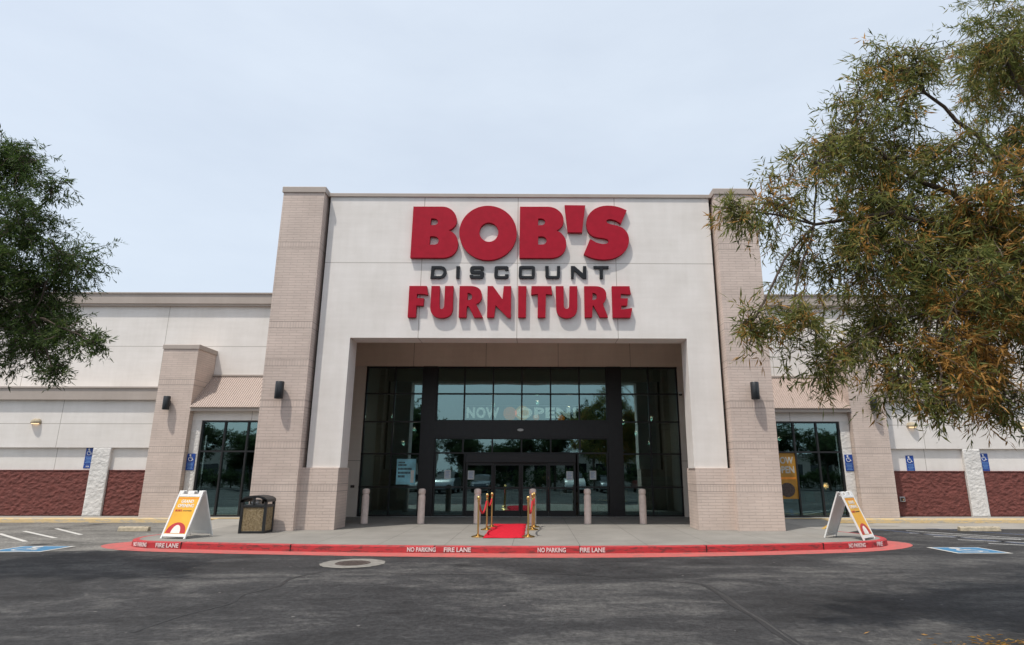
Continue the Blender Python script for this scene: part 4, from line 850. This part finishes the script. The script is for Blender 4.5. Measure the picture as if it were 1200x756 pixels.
mb = MB(); mb.box(-.28, .28, -.02, .02, .08, .14); mb.box(-.28, .28, -.02, .02, .72, .78); mb.box(-.28, -.22, -.02, .02, .14, .72); mb.box(.22, .28, -.02, .02, .14, .72); mb.build('moulding', 'wood_white', t); box('backing', 'sofa_grey', t, -.22, .22, .0, .01, .14, .72)
t = empty('star_lamp', (11.68, 23.9, 0), 0, 'glowing star shaped lamp on a stand in the right shop window', 'lamp')
MB().lathe([(.12, 0), (.12, .02), (.012, .03), (.012, .95)], 14).build('stand', 'brass', t); mb = MB()
for k in range(26):
    v = Vector((random.gauss(0, 1), random.gauss(0, 1), random.gauss(0, 1))).normalized(); mb.tube([Vector((0, 0, 1.1)), Vector((0, 0, 1.1))+v*.15], [.014, .004], 5)
mb.build('star', 'star_glow', t)
# pendants over the shop floor
def pendant(label):
    t = empty('pendant_lamp', (0, 0, 0), 0, label, 'pendant lamp', 'small lit pendant lamps hanging inside the shop')
    MB().lathe([(.02, .12), (.04, .09), (.075, .02), (.08, 0)], 16).build('shade', 'sofa_white', t, smooth=True); MB().tube([(0, 0, .15), (0, 0, 1.6)], .006, 5).build('cord', 'ink', t)
    MB().lathe([(0, -.01), (.04, 0), (.04, .02), (0, .03)], 12).build('bulb', 'pendant_glow', t)
    li = bpy.data.lights.new('bulb_light', 'POINT'); li.energy = 3.5; li.color = (1, .86, .7); li.shadow_soft_size = .07
    lo = bpy.data.objects.new('bulb_light', li); col.objects.link(lo); lo.parent = t; lo.location = (0, 0, -.09); return t
p0 = None; PD = [(-5.4, 25.2, 3.9), (-4.6, 25.8, 3.4), (-5.3, 27, 2.9), (-4.3, 28.0, 4.2), (-3.5, 26.8, 3.5), (4.2, 25.4, 3.7), (5.3, 25.0, 3.8), (4.9, 26.4, 3.3), (4.4, 28, 3.0), (3.4, 26.3, 3.4), (5.6, 27.2, 2.9), (1.4, 27, 3.3), (-1.4, 28, 3.2), (-10.3, 24.9, 2.9), (-9.2, 25.2, 2.6), (-1.2, 24.6, 4.3), (.6, 24.5, 4.4), (1.9, 24.8, 4.2), (10.6, 25.2, 3.0)]
for k, (x, y, z) in enumerate(PD):
    lb = 'small lit pendant lamp hanging over the shop floor behind the dark glass'
    c = pendant(lb) if p0 is None else copy_tree(p0); p0 = p0 or c; c.location = (x, y, z)

# ------------------------------------------------------------------ person just inside the doors
def person(loc, rz, label, shirt, pants):
    t = empty('person', loc, rz, label, 'person')
    J = {'pel': (0, 0, .92, .135), 'wa': (0, 0, 1.06, .125), 'ch': (0, .01, 1.28, .15), 'nk': (0, 0, 1.46, .06), 'hd0': (0, -.01, 1.53, .062), 'hd1': (0, -.02, 1.62, .092), 'hd2': (0, -.01, 1.70, .075)}
    E_ = [('pel', 'wa'), ('wa', 'ch'), ('ch', 'nk'), ('nk', 'hd0'), ('hd0', 'hd1'), ('hd1', 'hd2')]
    for s_, n_ in ((-1, 'l'), (1, 'r')):
        J.update({'hp'+n_: (s_*.09, 0, .86, .10), 'kn'+n_: (s_*.11, -.02, .48, .062), 'an'+n_: (s_*.12, .02, .09, .042), 'to'+n_: (s_*.14, -.13, .035, .035),
                  'sh'+n_: (s_*.18, .01, 1.38, .062), 'el'+n_: (s_*.25, .03, 1.12, .045), 'wr'+n_: (s_*.21, -.12, .93, .03), 'pa'+n_: (s_*.20, -.17, .87, .032)})
        E_ += [('pel', 'hp'+n_), ('hp'+n_, 'kn'+n_), ('kn'+n_, 'an'+n_), ('an'+n_, 'to'+n_), ('ch', 'sh'+n_), ('sh'+n_, 'el'+n_), ('el'+n_, 'wr'+n_), ('wr'+n_, 'pa'+n_)]
        for q in range(4):
            J['f%d'%q+n_] = (s_*(.165+.022*q), -.20, .80+.005*abs(q-1.5), .0095); E_.append(('pa'+n_, 'f%d'%q+n_))
        J['th'+n_] = (s_*.155, -.215, .855, .011); E_.append(('pa'+n_, 'th'+n_))
    def skin_mesh(name, keys, edges, mat, grow=0, parent=None):
        ks = list(keys); me = bpy.data.meshes.new(name); me.from_pydata([J[k][:3] for k in ks], [(ks.index(a), ks.index(b)) for a, b in edges if a in ks and b in ks], [])
        o = bpy.data.objects.new(name, me); col.objects.link(o); mo = o.modifiers.new('skin', 'SKIN'); mo.use_smooth_shade = True
        for i, k in enumerate(ks): r_ = J[k][3]+grow; me.skin_vertices[0].data[i].radius = (r_, r_*(.72 if k in ('pel', 'wa', 'ch') else 1))
        me.skin_vertices[0].data[0].use_root = True; su = o.modifiers.new('sub', 'SUBSURF'); su.levels = su.render_levels = 2
        bpy.context.view_layer.update(); m2 = curve_mesh(o); bpy.data.objects.remove(o); m2.materials.clear(); m2.materials.append(M[mat]); m2.shade_smooth()
        o2 = bpy.data.objects.new(name, m2); col.objects.link(o2); o2.parent = parent; return o2
    keys = ['pel']+[k for k in J if k != 'pel']; skin_mesh('body', keys, E_, 'skin', 0, t)
    skin_mesh('shirt', ['ch', 'wa', 'pel', 'shl', 'shr', 'ell', 'elr'], E_, shirt, .014, t)
    skin_mesh('shorts', ['pel', 'hpl', 'hpr', 'knl', 'knr'], E_, pants, .014, t)
    hb = MB().lathe([(0, .115), (.05, .108), (.085, .07), (.1, .02), (.097, -.03)], 18, 0, .005, 1.665).build('hair', 'hair', t, smooth=True)
    fc = MB(); fc.lathe([(0, 0), (.012, .004), (.012, .012), (0, .016)], 8, 0, 0, 0).xf(Matrix.Translation((0, -.112, 1.60)) @ Matrix.Rotation(R(90), 4, 'X')); fc.build('nose', 'skin', t)
    ey = MB(); [ey.box(x-.012, x+.012, -.108, -.10, 1.635, 1.645) for x in (-.032, .032)]; ey.box(-.022, .022, -.100, -.094, 1.565, 1.571); ey.build('eyes_and_mouth', 'ink', t)
    sh = MB(); [sh.box(s_*.13-.045, s_*.13+.045, -.19, .06, 0, .075) for s_ in (-1, 1)]; sh.build('shoe', 'shoe_white', t, bevel=.02)
person((-.52, 23.55, 0), R(6), 'person in a blue shirt standing just inside the sliding doors', 'cloth_blue', 'cloth_dark')
person((.95, 24.9, 0), R(-14), 'person in dark clothes standing further inside right of the door centre', 'cloth_dark', 'poster_red')

# ------------------------------------------------------------------ trees
def leaf_mesh(name, P, Dv, L_, Wd, rnd, mat, parent):
    n_ = len(P); rv = RNG.normal(size=(n_, 3)); side = np.cross(Dv, rv); side /= np.linalg.norm(side, axis=1)[:, None]+1e-9
    L_ = L_[:, None]; Wd = Wd[:, None]; nrm = np.cross(side, Dv); bend = nrm*L_*.12*RNG.uniform(-1, 1, (n_, 1))
    V = np.stack([P, P+Dv*L_*.45+side*Wd*.5+bend, P+Dv*L_, P+Dv*L_*.45-side*Wd*.5+bend], 1).reshape(-1, 3).astype(np.float32)
    me = bpy.data.meshes.new(name); me.vertices.add(4*n_); me.vertices.foreach_set('co', V.ravel()); me.loops.add(4*n_); me.loops.foreach_set('vertex_index', np.arange(4*n_, dtype=np.int32))
    me.polygons.add(n_); me.polygons.foreach_set('loop_start', np.arange(0, 4*n_, 4, dtype=np.int32)); me.polygons.foreach_set('loop_total', np.full(n_, 4, dtype=np.int32)); me.update()
    at = me.attributes.new('leafrnd', 'FLOAT', 'FACE'); at.data.foreach_set('value', rnd.astype(np.float32)); me.materials.append(M[mat])
    o = bpy.data.objects.new(name, me); col.objects.link(o)
    if parent: o.parent = parent
    return o
def unit(v): return v/(np.linalg.norm(v, axis=-1, keepdims=True)+1e-9)
def foliage(lobes, dens, twl, leafL, leafW, nleaf, droop, dry=None):
    """shoots grow out from the middle of each bough cluster, twiglets along them, leaves along the twiglets"""
    LP_, LD, LR = [], [], []; tw = MB()
    for (x, y, z, r_) in lobes:
        c = np.array([x, y, z]); ns = max(24 if dens > 50 else 5, int(dens*r_**1.7))
        for k in range(ns):
            d = unit(RNG.normal(size=3)*np.array([1, 1, .85])); L_ = r_*RNG.uniform(.55, 1.12); st = c+RNG.normal(size=3)*r_*.25
            tt = np.linspace(0, 1, 6)[:, None]; path = st+d*L_*tt+np.array([0, 0, -1])*droop*L_*tt**2+RNG.normal(size=(6, 3))*.02
            tw.tube([tuple(q) for q in path[::1]], [.008*(1-.75*i/5) for i in range(6)], 3)
            nt = max(3, int(L_/.075))
            s = RNG.uniform(.25, 1, nt); idx = s*5; i0 = np.minimum(idx.astype(int), 4); fr_ = (idx-i0)[:, None]; base = path[i0]*(1-fr_)+path[i0+1]*fr_
            td = unit(unit(path[i0+1]-path[i0])*.7+RNG.normal(size=(nt, 3))*.65+np.array([0, 0, -droop*.7])); tl = twl*RNG.uniform(.5, 1.2, nt)
            u_ = (np.arange(nleaf)+RNG.uniform(0, 1, (nt, nleaf)))/nleaf
            pos = base[:, None, :]+td[:, None, :]*(tl[:, None]*u_)[..., None]+np.array([0, 0, -1])*(droop*.5*tl[:, None]*u_**2)[..., None]
            ld = unit(td[:, None, :]*.75+RNG.normal(size=(nt, nleaf, 3))*.6+np.array([0, 0, -.35*droop-.1]))
            base_r = RNG.uniform(0, 1); rr = np.clip(RNG.uniform(0, .78, (nt, nleaf))*.8+base_r*.16, 0, 1)
            if dry is not None:
                pd = dry(c+d*L_*.6); m_ = RNG.uniform(0, 1, (nt, 1)) < pd; rr = np.where(m_, RNG.uniform(.78, 1, (nt, nleaf)), rr)
            LP_.append(pos.reshape(-1, 3)); LD.append(ld.reshape(-1, 3)); LR.append(rr.ravel())
    P = np.concatenate(LP_); Dv = np.concatenate(LD); rn = np.concatenate(LR); n_ = len(P)
    return P, Dv, leafL*RNG.uniform(.42, 1.45, n_), leafW*RNG.uniform(.5, 1.35, n_), rn, tw
def bough(mb, a, b, r0, r1, rng, sag=0):
    a = Vector(a); b = Vector(b); L_ = (b-a).length; n_ = max(4, int(L_/.35)); pts = []; 
    for i in range(n_+1):
        t_ = i/n_; p = a.lerp(b, t_); w = math.sin(math.pi*t_); p += Vector((rng.gauss(0, 1), rng.gauss(0, 1), rng.gauss(0, .6)))*.045*L_*.4*w+Vector((0, 0, sag*w*L_)); pts.append(p)
    mb.tube(pts, [r0+(r1-r0)*(i/n_)**.8 for i in range(n_+1)], 8)
def tree(name, label, trunk, lobes, limbs, params, leaf, group=None, dry=None, seed=3):
    rng = random.Random(seed); t = empty(name, (trunk[0][0], trunk[0][1], G), 0, label, 'tree', group); base = Vector((trunk[0][0], trunk[0][1], G))
    tb = MB(); pts = catmull([q[:3] for q in trunk], 5); rad = [q[0] for q in catmull([(q[3], 0) for q in trunk], 5)]; tb.tube(pts, rad, 12)
    tb.v = [tuple(Vector(v)-base) for v in tb.v]; tb.build('trunk', 'bark', t, smooth=True)
    P, Dv, Ls, Ws, rn, tw = foliage(lobes, *params, dry=dry); P = P-np.array(base)
    leaf_mesh('crown', P, Dv, Ls, Ws, rn, leaf, t)
    lb = MB(); nodes = []
    for a, b, r0, r1 in limbs: bough(lb, a, b, r0, r1, rng, .06); nodes += [(Vector(a).lerp(Vector(b), q), r0+(r1-r0)*q) for q in (.35, .6, .8, 1)]
    for (x, y, z, r_) in lobes:
        c = Vector((x, y, z)); nd = min(nodes, key=lambda q: (q[0]-c).length); bough(lb, nd[0], c, min(.05, nd[1]*.7), .014, rng, .04)
    lb.v = [tuple(Vector(v)-base) for v in lb.v]; lb.build('limbs', 'bark', t, smooth=True)
    tw.v = [tuple(Vector(v)-base) for v in tw.v]; tw.build('twigs', 'bark', t); return t
RL = [(4.89, 7.3, 6.59, .41), (5.55, 7.5, 7.4, .36), (6.1, 7.6, 7.45, .38), (4.47, 7.2, 5.91, .35), (5.6, 7.6, 6.77, .51), (5.96, 7.6, 7.34, .46), (4.78, 7.2, 6.1, .50), (7.6, 7.8, 7.95, .75), (4.1, 7.0, 5.48, .44), (3.62, 7.2, 4.98, .48), (3.05, 7.0, 4.78, .26), (5.6, 7.8, 6.0, .80), (6.15, 7.2, 5.9, .36), (4.12, 7.8, 4.49, .42), (3.6, 7.0, 3.45, .48), (3.06, 6.8, 3.33, .24), (4.79, 7.4, 4.47, .80), (6.09, 8.0, 4.58, 1.0), (6.65, 7.2, 4.99, .85), (7.72, 8.2, 6.59, .5), (4.05, 7.2, 2.95, .36), (4.96, 7.6, 3.3, .70), (4.84, 7.0, 2.66, .36), (5.11, 6.8, 2.42, .24), (5.43, 7.0, 3.12, .66), (6.66, 7.6, 3.71, .9), (6.17, 7.2, 2.5, .42), (6.37, 7.8, 2.84, .55), (5.3, 7.6, 5.2, .7), (5.8, 6.9, 3.9, .6),
      (8.4, 7.6, 6.3, 1.0), (9.6, 7.5, 4.6, 1.2), (8.6, 8.6, 8.3, 1.1), (9.2, 6.4, 5.4, 1.1), (10.5, 8, 6.2, 1.1), (8, 9.2, 5.2, 1.0), (8.0, 6.6, 3.6, .9), (9.8, 7.0, 7.6, 1.0)]
def dryR(p):
    d = math.exp(-((p[0]-5.9)**2/.5+(p[2]-3.0)**2/.35))*.8+.05
    d += .35*math.exp(-((p[0]-6.6)**2+(p[2]-5.0)**2)/.5)+.25*math.exp(-((p[0]-3.7)**2+(p[2]-5.1)**2)/.12); return d+.55*max(0, -.12+ noise.noise(Vector(p)*1.7))
tree('willowy_tree', 'large willowy tree with long narrow leaves turning orange, at the right of the photo', [(8.9, 7.7, G-.1, .24), (8.85, 7.7, .8, .20), (8.6, 7.75, 1.9, .17), (8.2, 7.7, 2.9, .14)], RL,
     [((8.2, 7.7, 2.9), (6.3, 7.5, 5.1), .12, .05), ((6.6, 7.5, 4.7), (4.9, 7.3, 6.0), .05, .02), ((6.6, 7.5, 4.7), (4.1, 7.2, 4.7), .045, .02), ((8.2, 7.7, 2.9), (5.6, 7.3, 3.6), .07, .02), ((8.2, 7.7, 2.9), (8.0, 7.8, 6.8), .11, .04), ((8.1, 7.75, 4.8), (6.2, 7.7, 7.0), .05, .02), ((8.2, 7.7, 2.9), (9.8, 7.4, 6.2), .10, .03), ((8.0, 7.8, 5.6), (7.6, 7.9, 8.0), .05, .02)],
     (102, .25, .125, .018, 10, .35), 'leaf_olive', dry=dryR, seed=5)
LL = [(-9.55, 10.3, 7.35, .55), (-9.0, 10.2, 7.2, .38), (-9.33, 10.4, 7.25, .52), (-8.25, 10.0, 6.62, .36), (-8.72, 10.2, 5.95, .7), (-7.75, 10.0, 5.26, .38), (-8.32, 10.4, 4.7, .72), (-7.35, 10.0, 3.85, .42), (-6.82, 9.8, 3.66, .2), (-8.09, 10.2, 3.75, .48), (-7.55, 10.0, 3.22, .22), (-10.18, 10.6, 6.68, .8), (-9.75, 10.4, 5.0, 1.0), (-9.24, 10.2, 3.7, .55), (-8.9, 9.6, 5.2, .6), (-9.0, 11, 4.3, .7), (-8.3, 10.9, 5.5, .5),
      (-11.4, 10.4, 7.3, 1.0), (-12.4, 10.2, 5.6, 1.2), (-11.2, 9.4, 4.6, 1.0), (-11.2, 11.6, 5.6, 1.0), (-13.2, 11, 4.4, .9), (-10.9, 10.2, 3.6, .8)]
tree('evergreen_tree', 'dense dark green tree reaching in from the left edge of the photo', [(-11.5, 10.4, G-.1, .26), (-11.4, 10.4, .9, .21), (-11.3, 10.35, 2.0, .18), (-11.2, 10.3, 3.0, .15)], LL,
     [((-11.2, 10.3, 3.0), (-9.4, 10.3, 5.4), .11, .03), ((-9.9, 10.3, 4.8), (-8.2, 10.1, 4.2), .045, .015), ((-9.6, 10.3, 5.2), (-8.3, 10.1, 6.4), .04, .015), ((-11.2, 10.3, 3.0), (-11, 10.4, 7.0), .1, .03), ((-11.2, 10.3, 3.0), (-12.8, 10.6, 5.4), .09, .03), ((-10.9, 10.3, 5.6), (-9.5, 10.4, 7.0), .05, .015)],
     (165, .19, .095, .018, 10, .22), 'leaf_green', seed=8)
# trees across the parking lot behind the viewer: seen only as reflections in the glass
def far_lobes(h, w, n_, rs):
    rr = random.Random(rs); return [(rr.gauss(0, w*.42), rr.gauss(0, w*.42), h*(.42+.5*rr.random()), w*rr.uniform(.28, .45)) for _ in range(n_)]
FT = [(-34, -15, 6.5, 3.0), (-28, -16, 5.6, 2.8), (24.5, -15, 7.0, 3.0), (30, -16, 5.8, 2.8), (36, -17, 7, 3), (-13, -17, 6.2, 2.6), (-3.8, -19, 4.6, 2.0), (9, -19, 6.5, 2.6), (-10.5, -13, 8.2, 2.6), (-6.6, -15, 5.6, 2.0), (-1.0, -14, 5.2, 1.9), (2.6, -16, 6.4, 2.3), (6.4, -15, 8.4, 2.6), (11, -16, 7.8, 2.6), (-16, -16, 8, 2.8), (17, -18, 8.5, 3), (-24, -18, 8, 3)]
base_t = None; LBL = ['leafy tree far across the lot reflected in the left shop window beside its outer frame', 'lower tree far across the lot reflected in the left shop window', 'leafy tree far across the lot reflected in the right shop window beside its inner frame', 'lower tree far across the lot reflected in the right shop window', 'outermost tree across the lot beyond the right shop window reflection', 'bushy tree reflected in the left side glazing', 'small round tree reflected in the transom over the doors', 'bushy tree reflected behind the right side glazing', 'tall round tree reflected at the left of the entrance glass', 'low spreading tree reflected left of the doors', 'low round tree reflected above the doors', 'mid sized tree reflected right of the door centre', 'tall leafy tree reflected in the right of the upper glass', 'tree across the lot reflected in the right side glazing', 'tree across the lot reflected in the left shop window', 'tree across the lot reflected in the right shop window', 'tree across the lot at the far left reflection']
for k, (x, y, h, w) in enumerate(FT):
    if base_t is None:
        t = tree('parking_lot_tree', LBL[0], [(0, 0, G, .16), (0, 0, 1.2, .13), (.1, 0, 2.6, .10), (0, .1, 4.6, .05)], far_lobes(8.2, 2.6, 22, 4), [((0, 0, 2.4), (1.0, .3, 5.6), .07, .02), ((0, 0, 2.4), (-1.1, -.2, 5.4), .07, .02), ((0, .1, 4.0), (0, .3, 7.0), .05, .02)], (26, .4, .17, .07, 7, .1), 'leaf_far', 'trees across the parking lot', seed=2); base_t = t
    else: t = copy_tree(base_t)
    t.location = (x, y, G); s = h/8.4; t.scale = (w/2.6, w/2.6, s); t.rotation_euler.z = k*1.9; t['label'] = LBL[k]

# clipped hedge closing the far side of the lot
hl = [(x, -20.5, .75, 1.15) for x in np.arange(-42, 43, 1.7)]
P, Dv, Ls, Ws, rn, tw = foliage([(a+random.uniform(-.3, .3), b+random.uniform(-.4, .4), c+random.uniform(-.1, .5), d) for a, b, c, d in hl], 22, .4, .17, .08, 7, .05)
hg = empty('hedge', (0, -20.5, G), 0, 'long dark hedge across the lot reflected low in the shop glass', 'hedge'); P = P-np.array([0, -20.5, G]); leaf_mesh('foliage', P, Dv, Ls, Ws, rn, 'leaf_far', hg)
sb = MB()
for a in np.arange(-42, 43, 1.7): sb.tube([(a, 0, 0), (a+.1, .1, .9), (a-.2, 0, 1.6)], [.05, .035, .015], 6)
sb.build('stems', 'bark', hg)
# low shops on the far side of the lot
for x0, x1, h, lb in ((-60, -14, 4.6, 'long low shop building far across the lot reflected at the left'), (-10, 52, 3.9, 'long low shop building far across the lot reflected behind the cars')):
    fb = empty('distant_building', ((x0+x1)/2, -38, G), 0, lb, 'building'); w = (x1-x0)/2
    box('wall', 'trim_paint', fb, -w, w, -8, 0, 0, h); box('parapet', 'trim_paint', fb, -w-.2, w+.2, -8.2, .2, h, h+.4)
    for q in np.arange(-w+2, w-3, 4.2): box('window', 'car_glass', fb, q, q+3, .0, .05, .4, 2.8)

# ------------------------------------------------------------------ parked cars behind the viewer (reflected)
def car(loc, rz, mat, label, suv=False):
    t = empty('parked_car', loc, rz, label, 'car', 'cars parked across the lot'); hh = .22 if suv else 0
    low_ = [(-2.2, .42), (-2.22, .62), (-2.15, .80+hh*.5), (-1.95, .92+hh), (-1.35, .98+hh), (1.0, .98+hh), (1.75, .90+hh), (2.15, .74+hh*.5), (2.25, .55), (2.22, .36), (1.85, .26), (-1.85, .26)]
    top = [(-1.95, .92+hh), (-1.45, 1.38+hh), (-1.0, 1.47+hh), (.1, 1.47+hh), (.45, 1.38+hh), (1.10, .97+hh)]
    def loft(poly, secs):
        mb = MB(); k = len(poly); vs = []
        for y, sc_, dz in secs: vs += [(x*sc_, y, z*(1-dz)+dz*.6) for x, z in poly]
        fs = [(s*k+i, s*k+(i+1) % k, (s+1)*k+(i+1) % k, (s+1)*k+i) for s in range(len(secs)-1) for i in range(k)]+[tuple(range(k)), tuple((len(secs)-1)*k+i for i in range(k))]
        return mb.add(vs, fs)
    loft(low_, [(-.90, .96, .06), (-.84, .99, .02), (-.5, 1, 0), (.5, 1, 0), (.84, .99, .02), (.90, .96, .06)]).build('body', mat, t, smooth=True)
    loft(top, [(-.72, .99, .0), (-.62, .985, -.02), (.62, .985, -.02), (.72, .99, .0)]).build('cabin', 'car_glass', t, smooth=True)
    MB().prism([(-1.05, 1.47+hh), (-1.0, 1.50+hh), (.05, 1.50+hh), (.15, 1.47+hh)], 'y', -.60, .60).build('roof', mat, t)
    for sx_ in (-1.38, 1.40):
        for sy in (-1, 1):
            m4 = Matrix.Translation((sx_, sy*.80, .33)) @ Matrix.Rotation(R(90), 4, 'X'); w_ = MB().lathe([(.20, -.11), (.31, -.11), (.33, -.07), (.33, .07), (.31, .11), (.20, .11)], 22).xf(m4).build('wheel', 'tyre', t, smooth=True)
            MB().lathe([(.0, -.10), (.20, -.112), (.20, .112), (0, .10)], 16).xf(m4).build('rim', 'steel', w_)
    for sy in (-1, 1): box('headlight', 'headlight', t, 2.14, 2.24, *sorted((sy*.55, sy*.80)), .58, .70); box('taillight', 'taillight', t, -2.24, -2.14, *sorted((sy*.55, sy*.80)), .66, .82)
    return t
for x, y, rz, mt, suv, lb in ((-7.2, -8.5, 92, 'car_silver', 1, 'silver car reflected left of the doors'), (-4.1, -8.8, 91, 'car_dark', 0, 'dark blue car reflected in the left sidelight'), (3.9, -8.6, 90, 'car_white', 1, 'white car reflected in the right sidelight'), (7.0, -8.8, 88, 'car_silver', 0, 'silver car reflected in the right window'), (10.2, -8.6, 90, 'car_red', 0, 'dark red car reflected at the far right'), (-10.4, -8.6, 90, 'car_white', 0, 'white car reflected in the left shop window')):
    car((x, y, G), R(rz), mt, lb, suv)

# fallen leaves at the near right
n_ = 260; P = np.stack([RNG.normal(5.55, .45, n_), RNG.normal(6.75, .22, n_), np.full(n_, G+.012)], 1); Dv = unit(np.stack([RNG.normal(size=n_), RNG.normal(size=n_), RNG.normal(size=n_)*.1], 1))
tag(leaf_mesh('leaf_litter', P, Dv, RNG.uniform(.05, .11, n_), RNG.uniform(.01, .016, n_), RNG.uniform(.7, 1, n_), 'leaf_olive', None), kind='stuff', label='dry fallen leaves scattered on the asphalt at the near right corner', cat='leaves')
print('objects', len(bpy.data.objects))
